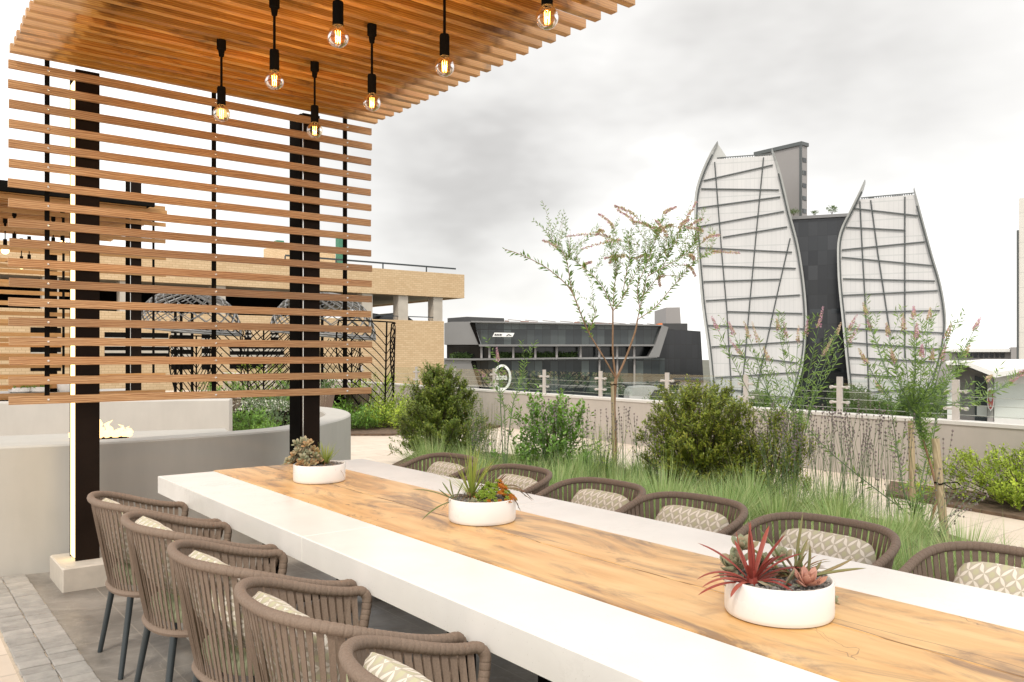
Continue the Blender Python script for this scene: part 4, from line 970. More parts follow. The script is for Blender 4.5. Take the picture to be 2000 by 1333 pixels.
br([(1203, 740), (1180, 700, 9.9), (1150, 650, 9.85), (1133, 610, 9.8), (1118, 573, 9.8), (1100, 550, 9.75), (1062, 520, 9.7), (1015, 497, 9.7), (985, 487, 9.7)], .010, .003, True, .22, 1.3)
B_ = [[(1118, 573, 9.8), (1112, 540, 9.75), (1105, 505, 9.7), (1085, 475, 9.7), (1072, 464, 9.7)],
 [(1150, 650, 9.85), (1165, 610, 9.8)],
 [(1197, 608, 9.95), (1182, 570, 9.9), (1160, 540, 9.85), (1130, 515, 9.8), (1105, 500, 9.8)],
 [(1197, 608, 9.95), (1215, 585, 10.), (1232, 550, 10.05), (1250, 520, 10.1), (1265, 495, 10.1)],
 [(1197, 606, 9.95), (1200, 560, 9.95), (1205, 520, 9.9), (1190, 480, 9.9)],
 [(1245, 625, 10.05), (1255, 580, 10.1), (1265, 540, 10.1), (1290, 500, 10.2), (1320, 470, 10.2)],
 [(1245, 625, 10.05), (1280, 600, 10.15), (1310, 565, 10.2), (1340, 530, 10.2), (1365, 505, 10.2), (1390, 490, 10.3)],
 [(1250, 605, 10.05), (1245, 560, 10.), (1262, 520, 9.95), (1280, 470, 9.9), (1290, 430, 9.9)],
 [(1265, 540, 10.1), (1300, 520, 10.), (1335, 500, 9.95), (1360, 470, 9.9)],
 [(1215, 585, 10.), (1222, 540, 10.15), (1230, 500, 10.2), (1225, 460, 10.2)],
 [(1255, 580, 10.1), (1285, 540, 10.3), (1310, 490, 10.3), (1340, 440, 10.3)]]
for q in B_: forks.append(br(q, .006, .002, True, .05, 1.9))
# upper twigs, sparse with tiny leaves, ending in arching spikes
spk = [((1300, 470), (1230, 415), (1200, 403)), ((1250, 480), (1200, 470), (1135, 487)), ((1235, 500), (1180, 460), (1105, 462)), ((1205, 470), (1195, 440), (1170, 418)), ((1260, 470), (1235, 430), (1205, 410)),
       ((1290, 460), (1265, 440), (1237, 433)), ((1320, 460), (1340, 430), (1360, 395)), ((1340, 470), (1350, 440), (1372, 428)), ((1300, 500), (1300, 455), (1280, 430)), ((1280, 520), (1262, 500), (1240, 505)),
       ((1350, 500), (1380, 465), (1405, 460)), ((1370, 500), (1400, 492), (1445, 495)), ((1330, 500), (1350, 500), (1355, 507)), ((1320, 480), (1330, 440), (1345, 430)), ((1250, 510), (1215, 500), (1180, 505)),
       ((1190, 480), (1175, 450), (1165, 460)), ((1310, 520), (1345, 520), (1358, 540)), ((1290, 440), (1300, 415), (1320, 405)), ((1150, 545), (1140, 520), (1155, 512)), ((1270, 480), (1290, 450), (1270, 445)), ((1330, 450), (1310, 440), (1290, 450)), ((1360, 470), (1370, 450), (1340, 445)), ((1220, 520), (1200, 505), (1190, 515)),
       ((1100, 500), (1085, 480), (1060, 470)), ((1340, 540), (1290, 540), (1290, 560))]
for (a, b_, c) in spk:
    dd = D0+r.uniform(-.3, .45); p = smoothline([S(a[0], a[1], dd), S(b_[0], b_[1], dd), S(c[0], c[1], dd)], 5); n = len(p); wd.tube(p, [.0035-.002*i/n for i in range(n)], 4, False); slender_leaves(lf, p[:6], r, .045, 1.0, w=.011)
    k = int(n*.4); tot = 0
    for i in range(k, n-1):
        q = (i-k)/(n-k); steps = 5; d = (p[i+1]-p[i])
        for s_ in range(steps):
            for j in range(5):
                o_ = Vector((r.uniform(-1, 1), r.uniform(-1, 1), r.uniform(-1, 1))).normalized(); tgt = fl if r.random() < .15+.8*q*q else dr; rad = .021*(1-.45*q)
                tgt.leaf(p[i]+d*s_/steps+o_*rad*.3, (o_+d.normalized()*.5).normalized(), o_.orthogonal().normalized(), rad*1.35, rad*.75)
for k in range(110):     # hair-fine twigs filling the crown
    s0 = forks[r.randrange(len(forks))]; a = s0[r.randrange(len(s0)//2, len(s0))]; d = Vector((r.uniform(-.8, .8), r.uniform(-.8, .8), 1)).normalized(); L_ = r.uniform(.12, .5); p = [a, a+d*L_*.5, a+d*L_+Vector((r.uniform(-.1, .1), r.uniform(-.1, .1), 0))]
    wd.tube(p, [.0022, .0016, .001], 3, False); slender_leaves(lf, p, r, .05, 1.0, w=.011)
wd.build('trunk', M['bark'], tr, True, org=O); lf.build('crown', M['treeleaf'], tr, org=O); fl.build('pink_spikes', M['flower'], tr, org=O); dr.build('faded_spikes', M['dried'], tr, org=O)
def stake(name, label, b_, t_, rad, tie=None):
    m = MB(); m.tube([b_, b_.lerp(t_, .5), t_], [rad, rad*.98, rad*.94], 10); s = thing(name, label, 'stake', b_, 0, 'wooden plant stakes'); m.build('pole', M['stake'], s, True, org=b_)
    if tie is not None:
        m = MB(); c = b_.lerp(t_, tie); m.tube([c+Vector((math.cos(a)*rad*1.15, math.sin(a)*rad*1.15, .006*math.sin(3*a))) for a in [k*.5 for k in range(14)]], .006, 5); m.tube([c+RV*rad, c+RV*.12+UP*.01-FV*.03, c+RV*.16-UP*.02], .004, 4)
        m.tube([c+RV*rad, c+RV*.10-UP*.05, c+RV*.17-UP*.03-FV*.03], .003, 4); m.build('tie', M['black'], s, org=b_)
    return s
b_ = S(1199, 907, 9.93); b_.z = .04; stake('wooden_stake', 'short brown stake tied close to the slender tree trunk', b_, S(1196, 746, 9.93), .021, .97)
b_ = S(1782, 985, 8.0); b_.z = .04; b_ = S(1783, 985, 7.9); b_.z = .05; stake('wooden_stake', 'upright wooden stake behind the leaning one, left of it', b_, S(1779, 822, 7.9), .03)
b_ = G(1846, 1056, .04); stake('wooden_stake', 'leaning wooden stake with a black tie, nearest the camera at the right', b_, S(1827, 857, (b_.x*math.sin(YAW)+b_.y*math.cos(YAW))+.1), .031, .56)
# ================================================================ FLOWERING SHRUBS AT THE RIGHT
def flowering(label, base, stems, r, name='flowering_shrub', group='pink flowering shrubs'):
    t = thing(name, label, 'flowering shrub', base, 0, group); wd = MB(); lf = MB(); fl = MB(); dr = MB()
    for st in stems:
        pts = smoothline([base]+[S(*q) for q in st['p']], 5); n = len(pts); wd.tube(pts, [.007-.005*i/n for i in range(n)], 5); slender_leaves(lf, pts, r, .08, st.get('dens', .75)*1.3, st.get('f0', .25), .012)
        for k in range(st.get('side', 5)):
            i = r.randrange(n//3, n); a = pts[min(i, n-1)]; d = (pts[min(i+1, n-1)]-pts[max(0, i-1)]).normalized()+Vector((r.uniform(-.8, .8), r.uniform(-.8, .8), r.uniform(.0, .6))); d.normalize(); L_ = r.uniform(.12, .3); p = [a, a+d*L_*.5, a+d*L_+UP*.04]; wd.tube(p, [.002, .0015, .001], 3, False); slender_leaves(lf, p, r, .06, 1.1, w=.010)
        if st.get('fl', 1):
            d = (pts[-1]-pts[-3]).normalized(); p0 = pts[-1]-d*.02; L_ = st.get('L', .17); p = Vector(p0); m_ = 20
            for k in range(m_):
                q = k/m_
                for j in range(7):
                    o_ = Vector((r.uniform(-1, 1), r.uniform(-1, 1), r.uniform(-1, 1))).normalized(); tgt = fl if r.random() < (.45+.5*q if st.get('pink', 1) else .15) else dr; rad = .020*(1-.6*q)
                    tgt.leaf(p+o_*rad*.45, (o_+d*.5).normalized(), o_.orthogonal().normalized(), rad*1.1, rad*.62)
                p = p+d*L_/m_
    wd.build('stem', M['grey_green'], t, org=base); lf.build('foliage', M['treeleaf'], t, org=base); fl.build('blossom', M['flower'], t, org=base); dr.build('faded_blossom', M['dried'], t, org=base); return t
r = random.Random(55)
base = S(1552, 925, 8.3); base.z = .05
ST = []
for (u, v, pk) in ((1600, 635, 1), (1575, 650, 1), (1558, 665, 0), (1535, 655, 1), (1520, 640, 0), (1480, 665, 0), (1445, 690, 1), (1400, 640, 1), (1635, 650, 0), (1660, 665, 1), (1500, 700, 0), (1462, 655, 0), (1610, 690, 0), (1432, 650, 1), (1660, 640, 1)):
    mid = ((1552+u)/2+r.uniform(-8, 8)+(12 if u < 1550 else -8), 790+r.uniform(-30, 30)); dd = 8.3+r.uniform(-.5, .5); ST.append({'p': [(1553+(u-1553)*.15, 860, 8.3), (mid[0], mid[1], (8.3+dd)/2), (u, v, dd)], 'pink': pk, 'side': 4, 'dens': .6, 'f0': .55, 'L': r.uniform(.11, .24)})
flowering('pink flowering shrub in front of the dark tower between the two sail towers', base, ST, r)
base = G(1846, 1040, .05)+FV*.25; ST = []; dB = base.x*math.sin(YAW)+base.y*math.cos(YAW)
for (u, v, pk) in ((1692, 610, 0), (1700, 640, 1), (1735, 650, 0), (1765, 640, 0), (1785, 615, 1), (1815, 620, 0), (1790, 655, 1), (1800, 690, 1), (1850, 655, 0), (1690, 705, 0), (1905, 640, 1), (1885, 690, 0), (1930, 740, 0), (1995, 730, 1), (1975, 745, 1), (1720, 760, 0), (1840, 700, 1), (1820, 700, 0), (1745, 700, 0)):
    dd = dB+r.uniform(-.3, .7); ST.append({'p': [(1829, 960, dB+.03), (1803, 860, dB+.1), (1784+(u-1784)*.10, 800-r.uniform(0, 10), dB+.12), (1784+(u-1784)*.58+r.uniform(-6, 6), 800+(v-800)*.50+18, (dB+dd)/2), (u, v, dd)], 'pink': pk, 'side': 5, 'dens': .7, 'f0': .76, 'L': r.uniform(.09, .16)})
for (u0, v0, u1, v1, u2, v2) in ((1770, 975, 1750, 860, 1735, 760), (1790, 1000, 1820, 850, 1850, 740), (1800, 1000, 1815, 900, 1840, 760), (1770, 1000, 1640, 900, 1580, 840)):
    ST.append({'p': [(u0, v0, dB), (u1, v1, dB+.3), (u2, v2, dB+.4)], 'fl': 0, 'side': 3, 'dens': .6, 'f0': .2})
wt = MB(); tp = smoothline([base, S(1829, 960, dB+.03), S(1803, 860, dB+.1), S(1785, 798, dB+.14)], 5); wt.tube(tp, [.013-.006*i/len(tp) for i in range(len(tp))], 7); TT = flowering('tall pink flowering shrub leaning from the stake, in front of the right sail tower', base, ST, r); wt.build('trunk', M['bark'], TT, True, org=base)
base = S(985, 880, 9.0); base.z = .05
flowering('thin sprig with a few pink blossoms in front of the round sign', base, [{'p': [(978, 800, 9.), (975, 740, 9.), (972, 700, 9.)], 'side': 3, 'L': .14}, {'p': [(985, 800, 9.), (965, 755, 9.), (945, 733, 9.)], 'side': 1, 'L': .10}, {'p': [(1000, 800, 9.), (1020, 740, 9.), (1025, 705, 9.)], 'side': 4, 'fl': 0}], r)
# ================================================================ LATTICE PODS
def pod(label, c, rad, zb, zt, post=True):
    t = thing('woven_pod', label, 'garden pod', (c.x, c.y, 0), 0, 'woven metal garden pods')
    m = MB(); n = 20
    def cap(a, q):   # q 0 rim .. 1 crown, a slightly tilted dome
        rr = rad*math.cos(q*math.pi/2)**.75; return Vector((rr*math.cos(a), rr*math.sin(a), zb+(zt-zb)*math.sin(q*math.pi/2)+.10*math.sin(a-YAW)*(1-q)))
    for s_ in (-1, 1):
        for k in range(n):
            a0 = k*2*math.pi/n; m.tube([cap(a0+s_*q*1.9, q) for q in [i/9*.93 for i in range(10)]], .020, 4, True, .5)
    for q in (0, .03): m.tube([cap(a*2*math.pi/28, q) for a in range(29)], .022, 5)
    m.build('hood', M['silverclad'], t)
    m = MB()
    for a in (1.2, 1.75, 2.1): m.tube([(rad*.4*math.cos(a), rad*.4*math.sin(a), 0), (rad*.4*math.cos(a), rad*.4*math.sin(a), zb+(zt-zb)*.75)], .03, 6)
    m.build_split('pole', M['black'], t)
    return t
def leafscreen(label, c, rad, a0, wid, h, z0=0.0, lean=.0):
    t = thing('lattice_screen', label, 'lattice screen', (c.x, c.y, z0), 0, 'leaf shaped lattice screens'); m = MB()
    def P_(s, z): rr = rad*(1+lean*z); a = a0+s*wid; return Vector((rr*math.cos(a), rr*math.sin(a), z))
    def half(z): q = z/h; return max(.0, math.sin(min(1, (q*.9+.05))**.8*math.pi*.62))*1.0
    m.tube([P_(0, h*i/12) for i in range(13)], .018, 5)
    for s_ in (-1, 1):
        m.tube([P_(s_*half(h*i/14), h*i/14) for i in range(15)], .016, 5); m.tube([P_(s_*half(h)*i/6, h) for i in range(7)], .014, 4)
        for k in range(15):
            zz = h*(k-3)/13; pts = []
            for i in range(9):
                q = i/8; z = zz+q*.85
                if z > h or z < 0: continue
                if q > half(z)+.02: break
                pts.append(P_(s_*q, z))
            if len(pts) > 1: m.tube(pts, .011, 4)
        for k in range(8):     # crossing ribs toward the rim
            zz = h*(k)/9+.5; pts = []
            for i in range(7):
                q = 1-i/6*.45; z = zz+i/6*.55
                if z > h or q > half(z)+.02: continue
                pts.append(P_(s_*q, z))
            if len(pts) > 1: m.tube(pts, .009, 4)
    m.build('lattice', M['black'], t, org=(0, 0, 0)); return t
c1 = S(372, HZ, 17.2); c1.z = 0; c2 = S(632, HZ, 17.6); c2.z = 0
pod('silver woven hood on black poles seen through the left half of the slat screen', c1, 1.02, 1.98, 2.82)
pod('silver woven hood on black poles behind the right black post', c2, 1.10, 1.90, 2.80)
def ang(c, u, d):
    p = S(u, HZ, d)-c; return math.atan2(p.y, p.x)
leafscreen('black leaf shaped lattice screen standing free right of the slat screen ends', S(655, HZ, 17.2), 1.2, ang(S(655, HZ, 17.2), 745, 17.0)-.2, .95, 2.15, 0, .02)
leafscreen('black leaf shaped lattice screen between the two pods, right of the middle hanging rod', S(500, HZ, 18.0), 1.3, ang(S(500, HZ, 18.0), 480, 16.4), .75, 2.1)
leafscreen('black leaf shaped lattice screen directly left of the right black post', S(585, HZ, 18.6), 1.3, ang(S(585, HZ, 18.6), 540, 17.4)-.2, .7, 2.1)
leafscreen('black leaf shaped lattice screen directly right of the right black post', S(600, HZ, 18.8), 1.2, ang(S(600, HZ, 18.8), 640, 18.0)+.5, .7, 1.9)
leafscreen('black leaf shaped lattice screen under the left woven hood', S(330, HZ, 18.8), 1.0, ang(S(330, HZ, 18.8), 410, 18.0), .6, 1.9)
# ---- far seating
def small_table(name, label, x, y, rx, ry, h=.74, mat='pale', grp=None):
    t = thing(name, label, 'table', (x, y, 0), 0, grp); m = MB(); m.bbox(-rx, rx, -ry, ry, h-.05, h, .005); m.build('tabletop', M[mat], t)
    m = MB(); m.box(-rx*.35, rx*.35, -ry*.35, ry*.35, 0, h-.051); m.build('pedestal', M['black'], t); return t
p = S(372, HZ, 15.8); small_table('garden_table', 'pale garden table under the left woven hood', p.x, p.y, .55, .45)
fr = 'rope chairs by the garden pods'
for (u, d, rz, lab) in ((325, 14.9, .3, 'rope chair left of the pale garden table beyond the low wall'), (432, 15.1, -.8, 'rope chair right of the pale garden table beyond the low wall'), (695, 17.2, .4, 'rope chair with dark legs under the right woven pod'), (622, 14.8, 1.2, 'rope chair just right of the right black post, inside the curved wall')):
    p = S(u, HZ, d); c = copy_tree(proto); c.location = (p.x, p.y, 0); c.rotation_euler = (0, 0, rz-YAW); c['label'] = lab; c['group'] = fr
p = S(652, HZ, 16.6); small_table('garden_table', 'pale garden table behind the right black post', p.x, p.y, .5, .4)
p = S(70, HZ, 13.6); small_table('serving_table', 'pale stone table at the far left carrying white bowls', p.x, p.y, 1.5, .55, .86)
def farbowl(u, d, rr, h, lab, z=.862, plants=True):
    p = S(u, HZ, d); t = thing('planter_bowl', lab, 'planter bowl', (p.x, p.y, z), 0, 'white bowls on the far left table'); m = MB()
    m.lathe([(0, 0), (rr*.8, 0), (rr, .02), (rr, h), (rr-.012, h), (rr-.012, h-.03), (0, h-.03)], (0, 0, 0), 28); m.build('bowl', M['white'], t, True)
    if plants:
        m = MB(); rr_ = random.Random(int(u*7))
        for k in range(140):
            a = rr_.uniform(0, 6.28); q = rr*.95*math.sqrt(rr_.random()); m.blade((q*math.cos(a), q*math.sin(a), h-.03), (math.cos(a)*.6, math.sin(a)*.6, 1), rr_.uniform(.04, .10), .02, .5, 3)
        m.build('foliage', M['mid'], t)
    return t
farbowl(40, 13.2, .17, .085, 'low white bowl of green plants, leftmost on the far table'); farbowl(78, 13.3, .14, .09, 'white bowl with a trailing grey plant, beside the left hanging rod'); farbowl(102, 13.6, .11, .11, 'plain white bowl on the far table right of the left hanging rod', plants=False)
m = MB()
for k in range(12): pass
p = S(127, HZ, 13.5)
t = thing('white_lantern', 'white rounded lantern on the far left table beside the lit post', 'lantern', (p.x, p.y, .862)); m = MB(); m.lathe([(0, 0), (.09, 0), (.12, .06), (.12, .16), (.08, .23), (.0, .25)], (0, 0, 0), 20); m.build('shade', M['white'], t, True)
p = S(515, HZ, 15.2)
t = thing('dark_planter', 'dark box planter on the paving inside the curved wall', 'planter', (p.x, p.y, 0), -YAW); m = MB(); m.box(-.55, .55, -.3, .3, 0, .40); m.box(-.52, .52, -.27, .27, .40, .42); m.build('box', M['black'], t)
m = MB(); r = random.Random(71)
for k in range(700):
    x = r.uniform(-.7, .8); y = r.uniform(-.4, .4); z = .42+.22*(1-(x*x))*r.random(); d = Vector((r.uniform(-1, 1), r.uniform(-1, 1), r.uniform(0, 1))).normalized(); m.leaf((x, y, z), d, UP, .06, .035)
m.build('white_flowers', M['whitefl'], t)
p = S(455, HZ, 15.5); t = thing('dark_planter', 'dark planter half hidden by the end of the pale low wall', 'planter', (p.x, p.y, 0), -YAW); m = MB(); m.box(-.25, .25, -.25, .25, 0, .55); m.box(-.22, .22, -.22, .22, .55, .57); m.build('box', M['black'], t)
sw = thing('slatted_screen', 'wide timber slatted screen on dark posts at the far left, behind the second pergola', 'screen', (0, 15.2, 0)); m = MB(); r = random.Random(91)
for k in range(16):
    z = .62+.168*k; m.box(-3.4, 2.62+r.uniform(-.01, .01), 15.17, 15.2, z-.032, z+.032)
m.build('slats', M['fardeck'], sw, org=sw.location)
for x in (-2.2, -.9, .45, 1.05, 2.35):
    m = MB(); m.box(x-.05, x+.05, 15.21, 15.31, 0, 3.25); m.build('post', M['black'], sw, org=sw.location)
# small lamps of the second pergola
for (u, v, lab) in ((28, 480, 'small glowing bulb at the far left under the second pergola, upper of the left group'), (10, 490, 'tiny glowing bulb cut by the left picture edge under the second pergola'), (104, 487, 'small glowing bulb just left of the lit post under the second pergola'), (122, 478, 'small glowing bulb touching the lit post edge under the second pergola'), (42, 520, 'lower glowing bulb under the second pergola, left of the pair'), (57, 517, 'lower glowing bulb under the second pergola, right of the pair')):
    d = 1.4*F/(HZ-v)
    p = S(u, v, d); make_pendant(p.x, p.y, lab, 2.85, False, 'small pendant lamps under the second pergola')
# ================================================================ PARKING GARAGE
YG = 41.0
def fx(u, y=YG):
    a = (u-CX)/F; X = math.sin(YAW)+a*math.cos(YAW); Y = math.cos(YAW)-a*math.sin(YAW); return X/Y*y
def dep(x, y): return x*math.sin(YAW)+y*math.cos(YAW)
def zz(u, v, y=YG): x = fx(u, y); return CAMH+(HZ-v)/F*dep(x, y)
XR = fx(907); ZT = zz(907, 537); ZB = zz(907, 583); XL = -25
gr = thing('parking_garage', 'buff brick parking garage with an open upper deck behind the pergola', 'building', (XR-8, YG, -16)); go = gr.location
m = MB(); m.box(XL, XR, YG, YG+.4, ZB, ZT); m.box(XR-.4, XR, YG+.4, YG+24, ZB, ZT); m.build('parapet_band', M['brick'], gr, org=go)
XW = fx(869); ZW = zz(869, 628)
m = MB(); m.box(XL, XW, YG+.10, YG+.5, -16, ZW); m.box(XW-.4, XW, YG+.5, YG+24, -16, ZW); m.build('wall', M['brick'], gr, org=go)
m = MB(); m.box(XL, XR-.02, YG+.42, YG+24, ZB+.05, ZB+.45); m.box(XL, XW-.41, YG+.52, YG+24, ZW-1.1, ZW-.9); m.build_split('deck_slab', M['concrete'], gr, org=go)
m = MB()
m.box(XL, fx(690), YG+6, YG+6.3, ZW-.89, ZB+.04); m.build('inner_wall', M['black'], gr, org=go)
for u in (858, 790, 720, 430, 250, 100):
    x = fx(u); m = MB(); m.box(x-.32, x+.32, YG+.14, YG+.75, ZW+.002, ZB+.048); m.build('column', M['concrete'], gr, org=go)
for u in (540,): 
    x = fx(u); m = MB(); m.box(x-.06, x+1.1, YG+3.2, YG+3.3, ZB-.25, ZB-.17); m.build('tube_light', M['tube'], gr, org=go)
m = MB(); x0 = fx(560); m.beam((x0, YG+.2, ZT+.34), (XR-.5, YG+.2, ZT+.34), .06, .09)
x = x0
while x < XR-.5: m.box(x-.03, x+.03, YG+.18, YG+.24, ZT, ZT+.3); x += 2.9
m.beam((fx(722), YG+.18, ZW+.22), (fx(860), YG+.18, ZW+.22), .05, .05); m.build('railing', M['leg'], gr, org=go)
# louvred openings in the lower wall
def opening(u0, v0, u1, v1, nl=3):
    f = MB(); x0, x1 = fx(u0), fx(u1); z1, z0 = zz((u0+u1)/2, v0), zz((u0+u1)/2, v1); f.box(x0, x1, YG+.085, YG+.098, z0, z1); o_ = f.build('opening', M['black'], gr, org=go)
    m = MB()
    for k in range(nl):
        z = z0+(z1-z0)*(k+1)/(nl+1); m.box(x0, x1, YG+.05, YG+.084, z-.06, z+.06)
    m.build_split('louvre', M['concrete'], o_, org=go)
opening(335, 640, 352, 722, 5); opening(356, 640, 374, 722, 5); opening(450, 672, 556, 720, 3); opening(395, 635, 412, 722, 5); opening(205, 650, 330, 700, 3); opening(60, 640, 120, 725, 4); opening(480, 640, 492, 665, 2); opening(530, 640, 545, 665, 2)
m = MB()
for (u, v0, v1) in ((548, 480, 512), (668, 470, 512)):
    x = fx(u, YG+12); m.box(x-.25, x+.25, YG+12, YG+12.5, ZT-1, zz(u, v0-10, YG+12))
m.build_split('green_pole', simple('green_paint', (.06, .22, .14), .6), gr, org=go)
m = MB(); m.box(fx(560, YG+10), fx(655, YG+10), YG+10, YG+14, ZB+.46, zz(600, 478, YG+10)); m.build('stair_tower', M['brick'], gr, org=go)
# dark car in the opening
def car(label, u, y, zb):
    x = fx(u, y); t = thing('parked_car', label, 'car', (x, y, zb), 0, 'cars in the garage'); m = MB()
    m.poly([(-2.2, .25), (-2.25, .62), (-1.9, .80), (-1.2, .88), (-.55, 1.32), (.1, 1.45), (.9, 1.38), (1.55, 1.0), (2.1, .92), (2.25, .6), (2.2, .25)], -.85, .85); m.build('body', M['carpaint'], t)
    m = MB(); m.poly([(-1.05, .92), (-.5, 1.27), (.1, 1.39), (.85, 1.32), (1.35, 1.0)], -.87, -.855); m.build('side_window', M['carglass'], t)
    for xx in (-1.35, 1.35):
        m = MB(); m.tube([(xx, -.88, .32), (xx, -.66, .32)], .32, 16); m.build('wheel', M['black'], t)
    return t
car('dark car roof showing above the brick wall between the two right garage columns', 752, YG+3.2, ZW-.92)
car('second dark car deeper in the garage near the columns', 700, YG+3.6, ZW-.92)
# ================================================================ CITY BUILDINGS
class VF:   # a frame square to the view axis, D metres off
    def __init__(s, u0, D, z0=-16, turn=True):
        s.u0, s.D, s.z0 = u0, D, z0; p = S(u0, HZ, D); s.loc = Vector((p.x, p.y, z0)); s.phi = math.atan((u0-CX)/F) if turn else 0.0
    def x(s, u): return s.D/math.cos(s.phi)*math.tan(math.atan((u-CX)/F)-s.phi) if s.phi else (u-s.u0)/F*s.D
    def z(s, v, u=None): return CAMH+(HZ-v)/F*(s.D-(s.x(u)*math.sin(s.phi) if u is not None else 0))-s.z0
    def p(s, u, v): return (s.x(u), s.z(v, u))
    def root(s, n, lab, cat='building', grp=None): return thing(n, lab, cat, s.loc, -YAW-s.phi, grp)
def prof_at(P_, v):
    for (u0, v0), (u1, v1) in zip(P_, P_[1:]):
        if v0 <= v <= v1: return u0+(u1-u0)*(v-v0)/(v1-v0)
    return P_[-1][0] if v > P_[-1][1] else P_[0][0]
def z5(seq): return [(1300+x/2.2214, 250+y/2.2214) for x, y in seq]
def sail(label, u0, D, LF, RT, topL, topR, vert, horiz, wl, wr, vb):
    f = VF(u0, D); t = f.root('sail_tower', label, 'tower', 'sail shaped glass towers'); LF = z5(LF); RT = z5(RT)
    LF.append((LF[-1][0]+(LF[-1][0]-LF[-2][0])*1.2, vb)); RT.append((RT[-1][0]+(RT[-1][0]-RT[-2][0])*1.2, vb))
    (tl, tr_) = (z5([topL])[0], z5([topR])[0]); n = 26; L_ = []; R_ = []
    LS = smoothline(LF, 5); RS = smoothline(RT, 5)
    Li = [(p.x, p.y) for p in LS if p.y >= tl[1]]; Ri = [(p.x, p.y) for p in RS if p.y >= tr_[1]]
    m = MB(); a = [(f.x(u+wl*.7), 0, f.z(v)) for u, v in Li]; 
    for (A, B) in ((Li, Ri),):
        rows = []; 
        for k in range(n+1):
            q = k/n; vL = tl[1]+(vb-tl[1])*q; vR = tr_[1]+(vb-tr_[1])*q; uL = prof_at(LS_ := [(p.x, p.y) for p in LS], vL)+wl*.6; uR = prof_at([(p.x, p.y) for p in RS], vR)-wr*.6; rows.append(((f.x(uL), 0, f.z(vL, uL)), (f.x(uR), 0, f.z(vR, uR))))
        vs = []; fs = []
        for (p0, p1) in rows: vs += [p0, p1, (p0[0], .4, p0[2]), (p1[0], .4, p1[2])]
        for k in range(n): b0 = k*4; fs += [(b0, b0+4, b0+5, b0+1), (b0+2, b0+3, b0+7, b0+6)]
        fs += [(0, 1, 3, 2)]; m.add(vs, fs)
    m.build('glass_sail', M['sail'], t)
    m = MB(); vs = []; fs = []
    for k, (p0, p1) in enumerate(rows): vs += [(p0[0]+.8, .6, p0[2]-.8), (p1[0]-.8, .6, p1[2]-.8), (p1[0]-1.2, 15, p1[2]-.8), (p0[0]+2.5, 15, p0[2]-.8)]
    for k in range(n):
        for q in range(4): fs.append((k*4+q, k*4+4+q, k*4+4+(q+1) % 4, k*4+(q+1) % 4))
    fs += [(0, 1, 2, 3)]; m.add(vs, fs); m.build('tower_body', M['darkclad'], t)
    for (C_, wd_, sg) in ((LS, wl, 1), (RS, wr, -1)):
        m = MB(); pts = [(p.x, p.y) for p in C_]; vs = []; fs = []; k = len(pts)
        for i, (u, v) in enumerate(pts):
            ww = wd_*min(1, .15+i/6); a_ = f.x(u); b_ = f.x(u+sg*ww); z_ = f.z(v, u); vs += [(a_, -.9, z_), (b_, -.5, z_), (b_, 2.2, z_), (a_, 2.2, z_)]
        for i in range(k-1):
            for q in range(4): fs.append((i*4+q, i*4+4+q, i*4+4+(q+1) % 4, i*4+(q+1) % 4))
        fs += [(0, 1, 2, 3)]; m.add(vs, fs); m.build('edge_fin', M['fin'], t)
        m = MB(); pr = [Vector((f.x(u+sg*wd_*.98), -.6, f.z(v, u))) for i, (u, v) in enumerate(pts) if i > 4]; m.tube(pr, .17, 4); m.build('edge_line', M['mullion'], t)
    m = MB()
    for ln in vert:
        pp = [Vector((f.x(u), -.28, f.z(v, u))) for u, v in z5(ln)]; m.tube(pp, .14, 4)
    for a_, b_ in horiz:
        (ua, va), (ub, vb_) = z5([a_, b_]); m.beam((f.x(ua), -.22, f.z(va, ua)), (f.x(ub), -.22, f.z(vb_, ub)), .3, .23)
    m.build('mullion', M['mullion'], t)
    m = MB(); 
    for k in range(22): q = k/21; u = tl[0]+wl+(tr_[0]-tl[0]-wl-wr)*q; v = tl[1]+(tr_[1]-tl[1])*q; m.box(f.x(u)-.1, f.x(u)+.1, .1, .3, f.z(v, u), f.z(v-3.5, u))
    m.beam((f.x(tl[0]+wl*.6), .2, f.z(tl[1]-3.5, tl[0])), (f.x(tr_[0]), .2, f.z(tr_[1]-3.5, tr_[0])), .15, .2); m.build('roof_rail', M['mullion'], t)
    return f, t
f1, t1 = sail('taller sail shaped white glass tower with curved edge fins, left of the dark block', 1465, 190,
     [(225, 62), (190, 120), (152, 205), (128, 290), (124, 400), (133, 500), (143, 620), (158, 780), (183, 960), (198, 1110), (215, 1230)],
     [(462, 92), (500, 200), (540, 370), (576, 510), (600, 660), (612, 800), (610, 900), (600, 1000), (575, 1110), (545, 1190), (520, 1250)],
     (215, 138), (462, 120), [[(213, 150), (228, 340), (245, 560), (265, 780), (287, 1150), (292, 1250)], [(425, 130), (395, 440), (365, 760), (330, 1160), (322, 1250)], [(540, 480), (480, 740), (395, 1130), (375, 1240)]],
     [((165, 230), (465, 162)), ((155, 265), (492, 270)), ((140, 348), (497, 300)), ((140, 430), (513, 363)), ((248, 475), (527, 430)), ((145, 520), (548, 540)), ((160, 598), (565, 610)), ((165, 668), (495, 657)), ((175, 750), (583, 725)), ((268, 797), (593, 806)), ((185, 857), (600, 872)), ((200, 950), (600, 925)), ((285, 985), (575, 1020)), ((215, 1083), (575, 1060)), ((250, 1130), (530, 1170))], 6, 5, 860)
m = MB(); m.poly([f1.p(1401, 279), f1.p(1419, 306), f1.p(1396, 313), f1.p(1385, 309)], .3, 1.2); m.build('crown_fin', M['fin'], t1)
